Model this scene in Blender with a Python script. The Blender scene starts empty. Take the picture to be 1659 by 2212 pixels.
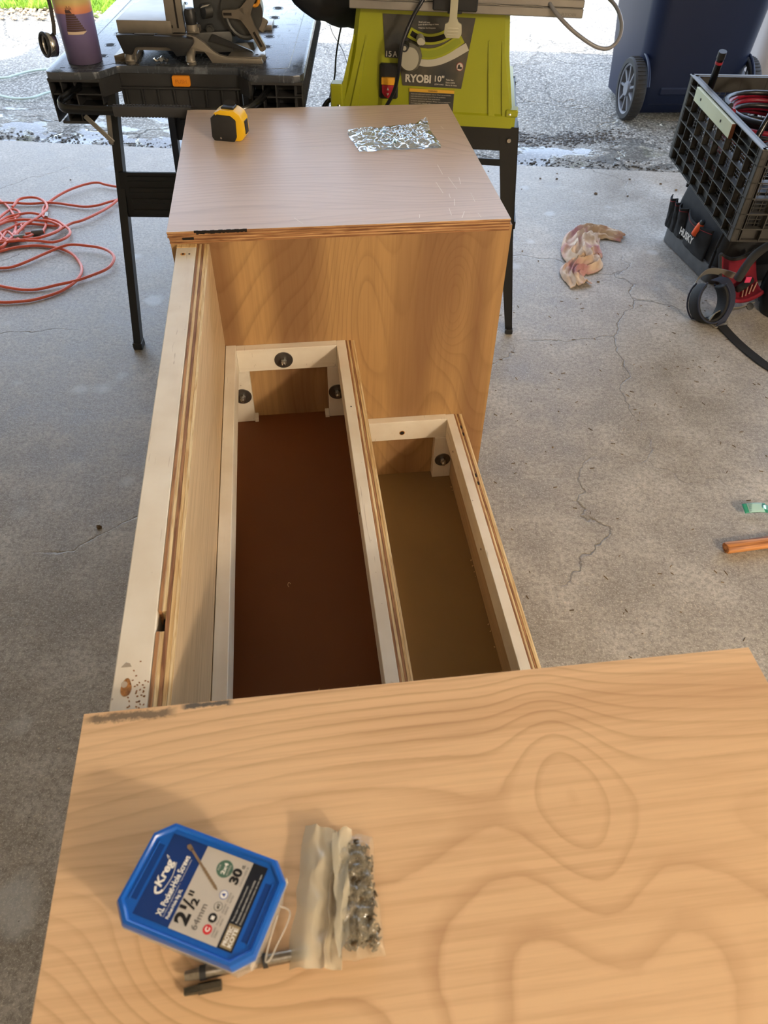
import bpy, bmesh, math, random
from mathutils import Vector, Matrix, noise
random.seed(7)
C = bpy.context.scene.collection
S = bpy.context.scene
R = math.radians
PI = math.pi

# ---------------------------------------------------------------- camera
cam = bpy.data.cameras.new('camera')
cam.sensor_fit = 'HORIZONTAL'
cam.sensor_width = 36.0
cam.lens = 1609.2 / 1659 * 36
cam.clip_start = 0.02
cam.dof.use_dof = True
cam.dof.focus_distance = 1.45
cam.dof.aperture_fstop = 15.0
camo = bpy.data.objects.new('camera', cam)
C.objects.link(camo)
cr, cu, cf = (0.99217137, -0.12373639, 0.01689018), (0.07699354, 0.71255966, 0.69737416), (0.09832582, 0.69061424, -0.7165082)
camo.matrix_world = Matrix(((cr[0], cu[0], -cf[0], 0), (cr[1], cu[1], -cf[1], 0), (cr[2], cu[2], -cf[2], 1.3054), (0, 0, 0, 1)))
S.camera = camo

# ---------------------------------------------------------------- sky, sun, lamps, exposure
S.view_settings.view_transform = 'Standard'
S.view_settings.look = 'None'
S.view_settings.gamma = 1.0
S.view_settings.use_curve_mapping = False
S.view_settings.exposure = 0.72
w = bpy.data.worlds.new('sky'); S.world = w; w.use_nodes = True
wn = w.node_tree.nodes; wl = w.node_tree.links
sky = wn.new('ShaderNodeTexSky'); sky.sky_type = 'NISHITA'; sky.sun_disc = False
sky.sun_elevation = R(58); sky.sun_rotation = R(200); sky.air_density = 1.0; sky.dust_density = 2.0; sky.ozone_density = 1.0
wn['Background'].inputs['Strength'].default_value = 0.86
hz = wn.new('ShaderNodeMix'); hz.data_type = 'RGBA'; hz.inputs[0].default_value = 0.45; hz.inputs[7].default_value = (1.9, 1.95, 2.0, 1)   # thin bright overcast veil
wl.new(sky.outputs['Color'], hz.inputs[6]); wl.new(hz.outputs[2], wn['Background'].inputs['Color'])
sun = bpy.data.lights.new('sun', 'SUN'); sun.energy = 4.2; sun.angle = R(0.6); sun.color = (1.0, 0.92, 0.80)
suno = bpy.data.objects.new('sun', sun); C.objects.link(suno)
GA = R(-11.6)                                                     # the garage is turned a little against the workpiece
def gdir(x, y): return Vector((x*math.cos(GA) - y*math.sin(GA), x*math.sin(GA) + y*math.cos(GA), 0))
sd = gdir(-0.34, -0.52) + Vector((0, 0, 1.0))
suno.rotation_euler = sd.to_track_quat('Z', 'Y').to_euler()
lamp = bpy.data.lights.new('garage_ceiling_bulb', 'POINT'); lamp.energy = 168; lamp.color = (1.0, 0.85, 0.67); lamp.shadow_soft_size = 0.13
lampo = bpy.data.objects.new('garage_ceiling_bulb', lamp); lampo.location = (2.34, -2.2, 2.30); C.objects.link(lampo)
tube = bpy.data.lights.new('overhead_area_light', 'AREA'); tube.shape = 'RECTANGLE'; tube.size = 1.2; tube.size_y = 1.2; tube.energy = 3.0; tube.color = (1.0, 0.90, 0.78)  # unseen soft area light overhead, no fixture modelled
areao = bpy.data.objects.new('overhead_area_light', tube); areao.location = (-0.3, -0.9, 2.45); C.objects.link(areao)

# ---------------------------------------------------------------- material helpers
def lin(c):
    c = c / 255.0
    return c / 12.92 if c <= 0.04045 else ((c + 0.055) / 1.055) ** 2.4
def rgb(r, g, b): return (lin(r), lin(g), lin(b), 1.0)
class NT:
    def __init__(s, name):
        s.m = bpy.data.materials.new(name); s.m.use_nodes = True
        s.n = s.m.node_tree.nodes; s.l = s.m.node_tree.links
        s.b = s.n['Principled BSDF']; s.tc = s.n.new('ShaderNodeTexCoord')
        s.o = s.tc.outputs['Object']
    def set(s, **k):
        for a, v in k.items(): s.b.inputs[a.replace('_', ' ')].default_value = v
        return s
    def put(s, sock, v):
        if isinstance(v, bpy.types.NodeSocket): s.l.new(v, sock)
        elif v is not None: sock.default_value = v
    def map(s, scale=(1, 1, 1), loc=(0, 0, 0), rot=(0, 0, 0), src=None):
        n = s.n.new('ShaderNodeMapping'); s.l.new(src or s.o, n.inputs[0])
        n.inputs['Scale'].default_value = scale; n.inputs['Location'].default_value = loc; n.inputs['Rotation'].default_value = rot
        return n.outputs[0]
    def noise(s, scale, vec=None, detail=3, rough=0.5, dist=0.0):
        n = s.n.new('ShaderNodeTexNoise'); s.l.new(vec or s.o, n.inputs['Vector'])
        n.inputs['Scale'].default_value = scale; n.inputs['Detail'].default_value = detail
        n.inputs['Roughness'].default_value = rough; n.inputs['Distortion'].default_value = dist
        return n.outputs[0]
    def vor(s, scale, vec=None, feature='F1', out='Distance', rnd=1.0):
        n = s.n.new('ShaderNodeTexVoronoi'); n.feature = feature; s.l.new(vec or s.o, n.inputs['Vector'])
        n.inputs['Scale'].default_value = scale; n.inputs['Randomness'].default_value = rnd
        return n.outputs[out]
    def math(s, op, a, b=None, c=None, clamp=False):
        n = s.n.new('ShaderNodeMath'); n.operation = op; n.use_clamp = clamp
        for i, v in enumerate((a, b, c)): s.put(n.inputs[i], v)
        return n.outputs[0]
    def sep(s, vec=None):
        n = s.n.new('ShaderNodeSeparateXYZ'); s.l.new(vec or s.o, n.inputs[0]); return n.outputs
    def ramp(s, fac, stops, interp='LINEAR'):
        n = s.n.new('ShaderNodeValToRGB'); s.l.new(fac, n.inputs[0]); e = n.color_ramp.elements; n.color_ramp.interpolation = interp
        while len(e) < len(stops): e.new(0.5)
        for i, (p, c) in enumerate(stops):
            e[i].position = p; e[i].color = c if len(c) == 4 else (*c, 1)
        return n.outputs[0]
    def ramv(s, fac, *stops, interp='LINEAR'):
        return s.ramp(fac, [(p, (v, v, v, 1)) for p, v in stops], interp)
    def mix(s, fac, a, b, mode='MIX'):
        n = s.n.new('ShaderNodeMix'); n.data_type = 'RGBA'; n.blend_type = mode
        s.put(n.inputs[0], fac); s.put(n.inputs[6], a); s.put(n.inputs[7], b); return n.outputs[2]
    def bump(s, h, strength=0.3, dist=0.002):
        n = s.n.new('ShaderNodeBump'); n.inputs['Strength'].default_value = strength; n.inputs['Distance'].default_value = dist
        s.l.new(h, n.inputs['Height']); s.l.new(n.outputs[0], s.b.inputs['Normal'])
    def col(s, c): s.put(s.b.inputs['Base Color'], c)
    def rough(s, c): s.put(s.b.inputs['Roughness'], c)

def plain(name, c, rough=0.5, metal=0.0, spec=0.5, var=0.0, vs=30, bump=0.0, bs=200, **k):
    t = NT(name).set(Roughness=rough, Metallic=metal)
    t.b.inputs['Specular IOR Level'].default_value = spec
    if var:
        f = t.noise(vs, detail=4)
        lo = tuple(x*(1-var) for x in c[:3]) + (1,); hi = tuple(min(1, x*(1+var)) for x in c[:3]) + (1,)
        t.col(t.ramp(f, [(0.3, lo), (0.7, hi)]))
    else: t.col(c)
    if bump: t.bump(t.noise(bs, detail=3), bump, 0.001)
    t.set(**k)
    return t.m

def wood(name, light, mid, dark, along='x', freq=60.0, amp=1.6, nscale=2.2, stretch=0.28, bumps=(), line=0.55, tk=0.55, tint=None, seed=0.0, rough=0.55, stain=None, burn=None, fine=0.25, mult=26.0):
    """rotary-cut plywood face: contour lines of a smooth field stretched along the grain"""
    t = NT(name).set(Roughness=rough)
    t.b.inputs['Specular IOR Level'].default_value = 0.35
    ax = 'xyz'.index(along)
    sc = [1.0, 1.0, 1.0]; sc[ax] = stretch
    v = t.map(tuple(sc), (seed, seed*0.7, seed*1.3))
    xyz = t.sep()
    cross = xyz[(1 if along != 'y' else 0)] if along == 'x' else xyz[0]
    h = t.math('MULTIPLY', t.noise(nscale, v, detail=1.5, rough=0.35), amp)
    h = t.math('ADD', h, t.math('MULTIPLY', cross, freq/40.0))
    for (cx, cy, rx, ry, a) in bumps:
        dx = t.math('DIVIDE', t.math('SUBTRACT', xyz[0], cx), rx)
        dy = t.math('DIVIDE', t.math('SUBTRACT', xyz[(1 if along == 'x' else 2)], cy), ry)
        d2 = t.math('ADD', t.math('MULTIPLY', dx, dx), t.math('MULTIPLY', dy, dy))
        h = t.math('ADD', h, t.math('MULTIPLY', t.math('POWER', 2.718, t.math('MULTIPLY', d2, -1.0)), a))
    h = t.math('ADD', h, t.math('MULTIPLY', t.noise(55, t.map((1, 1, 1)), detail=2), 0.006))
    g = t.math('FRACT', t.math('MULTIPLY', h, mult))
    ln = t.ramv(g, (0.0, 0.0), (0.62, 0.10), (0.89, 1.0), (0.94, 0.3), (1.0, 0.0))
    big = t.ramv(t.noise(1.7, t.map(tuple(sc), (seed+4, 2, 1)), detail=2), (0.35, 0.0), (0.7, 1.0))
    st2 = [160.0, 160.0, 160.0]; st2[ax] = 5.0
    fib = t.noise(1.0, t.map(tuple(st2)), detail=3, rough=0.65)
    c = t.mix(big, light, mid)
    if tint:
        st3 = [6.0, 6.0, 6.0]; st3[ax] = 0.6
        c = t.mix(t.math('MULTIPLY', t.ramv(t.noise(1.0, t.map(tuple(st3), (seed+9, 0, 3)), detail=2), (0.5, 0.0), (0.60, 1.0)), tk), c, tint)
    c = t.mix(t.math('MULTIPLY', ln, t.math('MULTIPLY', t.ramv(t.noise(9.0, v, detail=2), (0.3, 0.25), (0.7, 1.0)), line)), c, dark)
    c = t.mix(t.math('MULTIPLY', t.ramv(fib, (0.42, 0.0), (0.75, 1.0)), fine), c, dark)
    for stn, (x0, x1, y0, y1, colr, dens) in enumerate(stain or ()):
        fx = t.math('MULTIPLY', t.math('GREATER_THAN', xyz[0], x0), t.math('LESS_THAN', xyz[0], x1))
        zz = xyz[1 if along == 'x' else 2]
        wob = t.math('MULTIPLY', t.noise(150, detail=5, rough=0.75), 0.9)
        dd = t.math('SUBTRACT', 1.0, t.math('DIVIDE', t.math('ABSOLUTE', t.math('SUBTRACT', zz, (y0+y1)/2)), abs(y1-y0)/2))
        xm = t.math('SUBTRACT', 1.0, t.math('DIVIDE', t.math('ABSOLUTE', t.math('SUBTRACT', xyz[0], (x0+x1)/2)), abs(x1-x0)/2))
        xm = t.math('MULTIPLY', xm, 4.0, clamp=True)
        k = t.math('ADD', t.math('MULTIPLY', dd, 0.5), wob)
        m_ = t.ramv(k, (0.58, 0.0), (0.80, 1.0))
        c = t.mix(t.math('MULTIPLY', t.math('MULTIPLY', t.math('MULTIPLY', m_, fx), xm), dens), c, colr)
    t.col(c)
    t.bump(fib, 0.10, 0.0006)
    return t.m

def edge_grain(name, base, dark, along='y', scale=1.0):
    """a single veneer layer seen on its cut edge"""
    t = NT(name).set(Roughness=0.75)
    ax = 'xyz'.index(along)
    st = [260.0, 260.0, 260.0]; st[ax] = 14.0 * scale
    f = t.noise(1.0, t.map(tuple(st)), detail=3, rough=0.6, dist=0.6)
    st = [90.0, 90.0, 90.0]; st[ax] = 3.0
    g = t.noise(1.0, t.map(tuple(st), (3, 5, 1)), detail=2, dist=1.2)
    c = t.mix(t.ramv(f, (0.45, 0.0), (0.62, 0.9)), base, dark)
    c = t.mix(t.ramv(g, (0.5, 0.0), (0.62, 0.5)), c, dark)
    t.col(c); t.bump(f, 0.5, 0.0012)
    return t.m

# ---------------------------------------------------------------- mesh helpers
class MB:
    def __init__(s): s.bm = bmesh.new()
    def box(s, lo, hi, bev=0.0, M=None, seg=1):
        b = bmesh.new()
        vs = [b.verts.new((x, y, z)) for z in (lo[2], hi[2]) for y in (lo[1], hi[1]) for x in (lo[0], hi[0])]
        for f in ((0, 2, 3, 1), (4, 5, 7, 6), (0, 1, 5, 4), (2, 6, 7, 3), (0, 4, 6, 2), (1, 3, 7, 5)): b.faces.new([vs[i] for i in f])
        if bev: bmesh.ops.bevel(b, geom=b.edges[:], offset=bev, segments=seg, profile=0.6, affect='EDGES')
        return s._add(b, M)
    def _add(s, b, M=None):
        if M is not None: bmesh.ops.transform(b, matrix=M, verts=b.verts[:])
        me = bpy.data.meshes.new('tmp'); b.to_mesh(me); b.free(); s.bm.from_mesh(me); bpy.data.meshes.remove(me)
        return s
    def prism(s, pts, a, b_, axis='z', bev=0.0, M=None, scale=1.0, cen=None):
        """extrude the 2-D outline between a and b_ along the axis; axis z:(x,y) y:(x,z) x:(y,z)"""
        b = bmesh.new()
        def P(p, h): return {'z': (p[0], p[1], h), 'y': (p[0], h, p[1]), 'x': (h, p[0], p[1])}[axis]
        n = len(pts)
        if cen is None: cen = (sum(p[0] for p in pts)/n, sum(p[1] for p in pts)/n)
        top = [(cen[0]+(p[0]-cen[0])*scale, cen[1]+(p[1]-cen[1])*scale) for p in pts]
        v0 = [b.verts.new(P(p, a)) for p in pts]; v1 = [b.verts.new(P(p, b_)) for p in top]
        b.faces.new(v0); b.faces.new(v1[::-1])
        for i in range(n): b.faces.new((v0[i], v1[i], v1[(i+1) % n], v0[(i+1) % n]))
        bmesh.ops.recalc_face_normals(b, faces=b.faces[:])
        if bev: bmesh.ops.bevel(b, geom=b.edges[:], offset=bev, segments=2, profile=0.6, affect='EDGES')
        return s._add(b, M)
    def loft(s, rings, close=True, caps=True, M=None):
        b = bmesh.new(); n = len(rings[0])
        vs = [[b.verts.new(p) for p in r] for r in rings]
        for i in range(len(rings)-1):
            for j in range(n if close else n-1):
                b.faces.new((vs[i][j], vs[i][(j+1) % n], vs[i+1][(j+1) % n], vs[i+1][j]))
        if caps and close: b.faces.new(vs[0][::-1]); b.faces.new(vs[-1])
        bmesh.ops.recalc_face_normals(b, faces=b.faces[:])
        return s._add(b, M)
    def cyl(s, p0, p1, r0, r1=None, seg=20, caps=True):
        p0 = Vector(p0); p1 = Vector(p1); r1 = r0 if r1 is None else r1
        q = (p1-p0).to_track_quat('Z', 'Y')
        rg = []
        for p, r in ((p0, r0), (p1, r1)):
            rg.append([p + q @ Vector((r*math.cos(2*PI*i/seg), r*math.sin(2*PI*i/seg), 0)) for i in range(seg)])
        return s.loft(rg, True, caps)
    def lathe(s, prof, cen=(0, 0, 0), seg=32, M=None, loop=False):
        if loop: prof = list(prof) + [prof[0]]
        rg = [[(cen[0]+max(r, 1e-5)*math.cos(2*PI*i/seg), cen[1]+max(r, 1e-5)*math.sin(2*PI*i/seg), cen[2]+z) for i in range(seg)] for r, z in prof]
        return s.loft(rg, True, not loop, M)
    def tube(s, pts, r, seg=8, flat=None, caps=True):
        """swept tube; flat=(rx, rz) gives an elliptical section"""
        P = [Vector(p) for p in pts]; rg = []; up = Vector((0, 0, 1))
        for i, p in enumerate(P):
            t = (P[min(i+1, len(P)-1)] - P[max(i-1, 0)])
            if t.length < 1e-9: t = Vector((0, 1, 0))
            t.normalize()
            a = t.cross(up)
            if a.length < 0.05: a = t.cross(Vector((0, 1, 0)))
            a.normalize(); b = a.cross(t)
            rr = r[i] if isinstance(r, (list, tuple)) else r
            ra, rb = (flat if flat else (rr, rr))
            rg.append([p + a*(ra*math.cos(2*PI*k/seg)) + b*(rb*math.sin(2*PI*k/seg)) for k in range(seg)])
        return s.loft(rg, True, caps)
    def grid(s, fn, nu, nv, M=None, wrap=False):
        b = bmesh.new()
        vs = [[b.verts.new(fn(i/nu, j/nv)) for j in range(nv+1)] for i in range(nu+1)]
        for i in range(nu):
            for j in range(nv): b.faces.new((vs[i][j], vs[i+1][j], vs[i+1][j+1], vs[i][j+1]))
        return s._add(b, M)
    def ribbon(s, pts, dirs, wid, th=0.0015):
        rg = []
        for i, p in enumerate(pts):
            p = Vector(p); d = Vector(dirs[i] if isinstance(dirs, list) else dirs).normalized()
            t = (Vector(pts[min(i+1, len(pts)-1)]) - Vector(pts[max(i-1, 0)])).normalized()
            n = d.cross(t).normalized()
            ww = wid[i] if isinstance(wid, list) else wid
            rg.append([p - d*ww/2 - n*th/2, p + d*ww/2 - n*th/2, p + d*ww/2 + n*th/2, p - d*ww/2 + n*th/2])
        return s.loft(rg)
    def build(s, name, mat, parent=None, smooth=35, solid=0, sub=0):
        me = bpy.data.meshes.new(name); s.bm.to_mesh(me); s.bm.free()
        for m in (mat if isinstance(mat, (list, tuple)) else [mat]): me.materials.append(m)
        if smooth:
            me.polygons.foreach_set('use_smooth', [True]*len(me.polygons))
            me.set_sharp_from_angle(angle=R(smooth))
        o = bpy.data.objects.new(name, me); C.objects.link(o)
        if parent: o.parent = parent
        if solid: md = o.modifiers.new('s', 'SOLIDIFY'); md.thickness = solid; md.offset = 0
        if sub: md = o.modifiers.new('u', 'SUBSURF'); md.levels = sub; md.render_levels = sub
        return o

def spline(pts, n=8, closed=False):
    P = [Vector(p) for p in pts]; out = []; L = len(P)
    for i in range(L if closed else L-1):
        if closed: a, b, c, d = P[(i-1) % L], P[i], P[(i+1) % L], P[(i+2) % L]
        else: a, b, c, d = P[max(i-1, 0)], P[i], P[i+1], P[min(i+2, L-1)]
        for k in range(n):
            t = k/n
            out.append(0.5*((2*b) + (c-a)*t + (2*a-5*b+4*c-d)*t*t + (3*b-a-3*c+d)*t**3))
    if not closed: out.append(P[-1])
    return out
def thing(name, label, cat, loc=(0, 0, 0), rz=0, group=None):
    o = bpy.data.objects.new(name, None); o.empty_display_size = 0.05; C.objects.link(o)
    o.location = loc; o.rotation_euler = (0, 0, rz); o['label'] = label; o['category'] = cat
    if group: o['group'] = group
    return o
def tag(o, label, cat, group=None, kind=None):
    o['label'] = label; o['category'] = cat
    if group: o['group'] = group
    if kind: o['kind'] = kind
    return o
def struct(o): o['kind'] = 'structure'; return o
def part(o, label): o['label'] = label; return o
def text(s, mat, parent, org, X, Y, x0, y0, wdt, hgt, name='lettering', bold=0.0, shear=0.0, rot=0.0, lift=0.0003):
    """lettering fitted in the rectangle (x0,y0,wdt,hgt) of the plane org + x*X + y*Y"""
    cu_ = bpy.data.curves.new('t', 'FONT'); cu_.body = s; cu_.size = 1.0; cu_.offset = bold; cu_.shear = shear; cu_.resolution_u = 4
    o = bpy.data.objects.new('t', cu_); C.objects.link(o)
    dg = bpy.context.evaluated_depsgraph_get(); me = bpy.data.meshes.new_from_object(o.evaluated_get(dg))
    bpy.data.objects.remove(o); bpy.data.curves.remove(cu_)
    xs = [v.co.x for v in me.vertices]; ys = [v.co.y for v in me.vertices]
    X = Vector(X); Y = Vector(Y); Z = X.cross(Y); org = Vector(org)
    sx = wdt/max(1e-6, max(xs)-min(xs)); sy = hgt/max(1e-6, max(ys)-min(ys))
    mx, my = min(xs), min(ys); cr_, sr_ = math.cos(rot), math.sin(rot)
    for v in me.vertices:
        a, b = (v.co.x-mx)*sx, (v.co.y-my)*sy
        a, b = a*cr_-b*sr_, a*sr_+b*cr_
        v.co = org + X*(x0+a) + Y*(y0+b) + Z*lift
    me.name = name; me.materials.clear(); me.materials.append(mat)
    o = bpy.data.objects.new(name, me); C.objects.link(o); o.parent = parent
    return o

# ---------------------------------------------------------------- materials of the place
def m_concrete():
    t = NT('concrete slab')
    n1 = t.noise(0.9, detail=4, rough=0.55); n2 = t.noise(6, detail=5, rough=0.65); n3 = t.noise(90, detail=3, rough=0.7)
    c = t.ramp(n1, [(0.30, rgb(142, 132, 120)), (0.50, rgb(166, 157, 145)), (0.72, rgb(184, 178, 168))])
    c = t.mix(0.5, c, t.ramp(n2, [(0.30, rgb(118, 108, 94)), (0.50, rgb(168, 161, 149)), (0.68, rgb(212, 208, 198))]))
    n4 = t.noise(230, detail=2, rough=0.8)
    c = t.mix(t.ramv(n3, (0.35, 0.55), (0.6, 0.0)), c, rgb(98, 90, 78))
    c = t.mix(t.ramv(n4, (0.52, 0.0), (0.68, 0.5)), c, rgb(224, 218, 204))
    c = t.mix(t.ramv(t.noise(1.0, t.map((3, 26, 1), (1, 5, 0), (0, 0, 0.7)), detail=4, dist=0.8), (0.64, 0.0), (0.74, 0.18)), c, rgb(222, 218, 208))
    # worn lighter patches with soft lobed borders
    v = t.vor(7.0, t.map((1, 1, 1), (3, 1, 0)), 'SMOOTH_F1')
    p = t.math('MULTIPLY', t.ramv(t.math('ADD', v, t.math('MULTIPLY', n2, 0.5)), (0.34, 1.0), (0.44, 0.0)), t.ramv(t.noise(1.1, t.map((1, 1, 1), (8, 2, 0)), detail=1), (0.47, 0.0), (0.58, 1.0)))
    c = t.mix(t.math('MULTIPLY', p, 0.45), c, rgb(205, 208, 206))
    # hairline cracks
    wv = t.n.new('ShaderNodeVectorMath'); wv.operation = 'ADD'; t.l.new(t.o, wv.inputs[0])
    nz = t.n.new('ShaderNodeTexNoise'); t.l.new(t.o, nz.inputs['Vector']); nz.inputs['Scale'].default_value = 3.0; nz.inputs['Detail'].default_value = 5
    sc = t.n.new('ShaderNodeVectorMath'); sc.operation = 'SCALE'; t.l.new(nz.outputs['Color'], sc.inputs[0]); sc.inputs['Scale'].default_value = 0.35
    t.l.new(sc.outputs[0], wv.inputs[1])
    cr1 = t.vor(1.15, wv.outputs[0], 'DISTANCE_TO_EDGE')
    msk = t.ramv(t.noise(1.6, t.map((1, 1, 1), (5, 9, 0)), detail=2), (0.42, 0.0), (0.55, 1.0))
    ck = t.math('MULTIPLY', t.ramv(cr1, (0.0, 1.0), (0.0035, 0.0)), msk)
    c = t.mix(t.math('MULTIPLY', ck, 0.55), c, rgb(78, 70, 62))
    # sawdust specks and grit
    sp = t.ramv(t.vor(75, t.map((1, 1, 1), (1, 1, 0))), (0.09, 1.0), (0.13, 0.0))
    sm = t.ramv(t.noise(5, t.map((1, 1, 1), (2, 7, 0)), detail=3), (0.48, 0.0), (0.6, 1.0))
    c = t.mix(t.math('MULTIPLY', t.math('MULTIPLY', sp, sm), 0.55), c, rgb(222, 205, 172))
    sp2 = t.ramv(t.vor(31, t.map((1, 1, 1), (4, 2, 0))), (0.035, 1.0), (0.055, 0.0))
    c = t.mix(t.math('MULTIPLY', sp2, 0.5), c, rgb(62, 52, 44))
    t.col(c)
    t.rough(t.ramv(n2, (0.3, 0.42), (0.7, 0.62)))
    t.b.inputs['Specular IOR Level'].default_value = 0.55
    hh = t.math('SUBTRACT', t.math('ADD', t.math('MULTIPLY', n2, 0.8), t.math('MULTIPLY', n3, 0.35)), ck)
    t.bump(hh, 0.6, 0.004)
    return t.m
def m_asphalt():
    t = NT('driveway asphalt')
    n1 = t.noise(1.3, detail=4); n2 = t.noise(120, detail=2); v = t.vor(95, None, 'F1', 'Distance'); vc = t.vor(95, None, 'F1', 'Color')
    st = t.n.new('ShaderNodeSeparateColor'); t.l.new(vc, st.inputs[0])
    stone = t.ramp(st.outputs[0], [(0.0, rgb(116, 114, 106)), (0.4, rgb(154, 152, 143)), (0.75, rgb(184, 181, 172)), (1.0, rgb(208, 204, 192))])
    c = t.mix(t.ramv(v, (0.35, 0.0), (0.66, 0.85)), stone, rgb(96, 94, 88))
    c = t.mix(t.ramv(n1, (0.45, 0.0), (0.7, 0.4)), c, rgb(186, 180, 166))
    ly = t.sep(t.map((1, 1, 1), (0, 0, 0), (0, 0, 0)))[1]
    near = t.math('SUBTRACT', 1.0, t.math('MULTIPLY', ly, 1/0.75), clamp=True)           # damp, dirty strip along the slab
    wet_n = t.noise(4.2, t.map((1, 1.6, 1), (2, 0, 0)), detail=4, rough=0.6)
    wet = t.ramv(t.math('ADD', wet_n, t.math('MULTIPLY', near, 0.22)), (0.66, 0.0), (0.69, 1.0))
    wet = t.math('MULTIPLY', wet, t.ramv(near, (0.0, 0.0), (0.15, 1.0)))
    dirt = t.math('MULTIPLY', t.ramv(t.noise(3.1, t.map((0.6, 2, 1), (9, 1, 0)), detail=5, rough=0.65), (0.45, 0.0), (0.58, 1.0)), near)
    c = t.mix(t.math('MULTIPLY', dirt, 0.5), c, rgb(112, 104, 90))
    moss = t.ramv(t.noise(5.0, t.map((1, 1, 1), (1, 6, 0)), detail=4), (0.62, 0.0), (0.72, 0.35))
    c = t.mix(t.math('MULTIPLY', moss, near), c, rgb(120, 128, 50))
    c = t.mix(t.math('MULTIPLY', wet, 0.5), c, rgb(92, 94, 94))
    wv = t.n.new('ShaderNodeVectorMath'); wv.operation = 'ADD'; t.l.new(t.o, wv.inputs[0])
    nz = t.n.new('ShaderNodeTexNoise'); t.l.new(t.o, nz.inputs['Vector']); nz.inputs['Scale'].default_value = 5.0; nz.inputs['Detail'].default_value = 6
    sc = t.n.new('ShaderNodeVectorMath'); sc.operation = 'SCALE'; t.l.new(nz.outputs['Color'], sc.inputs[0]); sc.inputs['Scale'].default_value = 0.3
    t.l.new(sc.outputs[0], wv.inputs[1])
    ck = t.ramv(t.vor(1.7, wv.outputs[0], 'DISTANCE_TO_EDGE'), (0.0, 1.0), (0.02, 0.0))
    c = t.mix(t.math('MULTIPLY', ck, t.math('ADD', t.math('MULTIPLY', near, 0.7), 0.1)), c, rgb(40, 36, 32))
    t.col(c)
    t.rough(t.mix(wet, (0.75, 0.75, 0.75, 1), (0.06, 0.06, 0.06, 1)))
    h = t.math('SUBTRACT', t.math('MULTIPLY', t.math('SUBTRACT', 1.0, v), t.math('SUBTRACT', 1.0, wet)), t.math('MULTIPLY', ck, 2.0))
    t.bump(h, 0.9, 0.006)
    return t.m
M_conc = m_concrete(); M_asph = m_asphalt()
M_wall = plain('painted drywall', rgb(206, 198, 184), 0.85, var=0.03, vs=3)
M_ext = plain('house siding', rgb(190, 186, 176), 0.8, var=0.05)
M_frame = plain('door frame paint', rgb(225, 222, 214), 0.6)
GM = Matrix.Translation((0.2, 3.535, 0)) @ Matrix.Rotation(GA, 4, 'Z')           # garage frame: x along the door, y out of the door

def gobj(mb, name, mat, smooth=0):
    o = mb.build(name, mat, None, smooth); o.matrix_world = GM; return struct(o)
# floor slab with a slightly ragged front edge
mb = MB(); pts = []
N = 180
for i in range(N+1):
    x = -2.75 + 6.5*i/N
    pts.append((x, 0.006*noise.noise(Vector((x*6, 0, 0))) + 0.010*noise.noise(Vector((x*1.3, 4, 0)))))
outl = [(-2.75, -7.0)] + [(3.75, -7.0)] + pts[::-1]
mb.prism(outl, -0.12, 0.0, 'z')
gobj(mb, 'floor', M_conc)
gobj(MB().box((-2.9, -7.0, 0), (-2.75, 0.0, 2.6)), 'wall_left', M_wall)
gobj(MB().box((3.75, -7.0, 0), (3.9, 0.0, 2.6)), 'wall_right', M_wall)
gobj(MB().box((-2.9, -7.15, 0), (3.9, -7.0, 2.6)), 'wall_back', M_wall)
gobj(MB().box((-2.9, -7.15, 2.6), (3.9, 0.45, 2.75)), 'ceiling', M_wall)
mb = MB(); mb.box((-2.75, -0.12, 2.2), (3.75, 0.0, 2.6)); gobj(mb, 'wall_front', M_wall)
gobj(MB().box((-2.75, -0.10, 0), (-2.6, 0.02, 2.2), 0.004), 'trim_1', M_frame)
gobj(MB().box((3.6, -0.10, 0), (3.75, 0.02, 2.2), 0.004), 'trim_2', M_frame)
gobj(MB().box((-2.6, -0.10, 2.08), (3.6, 0.02, 2.2), 0.004), 'trim_3', M_frame)
# driveway, gently uneven next to the slab
def drive(u, v):
    x = -9 + 20*u; y = 0.012 + (v**2.2)*7.5
    z = -0.012 + 0.012*noise.noise(Vector((x*3, y*5, 0))) * max(0.0, 1-y/1.2) - 0.008*max(0.0, 1-y*6)
    return (x, y, z)
mb = MB(); mb.grid(drive, 260, 60); o = gobj(mb, 'driveway', M_asph, 60)
M_soil = plain('lawn soil', rgb(96, 112, 52), 0.95, var=0.4, vs=9, bump=0.5, bs=60)
gobj(MB().box((-30, 7.4, -0.2), (30, 40, -0.02)), 'lawn_beyond_driveway', M_soil)
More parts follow.
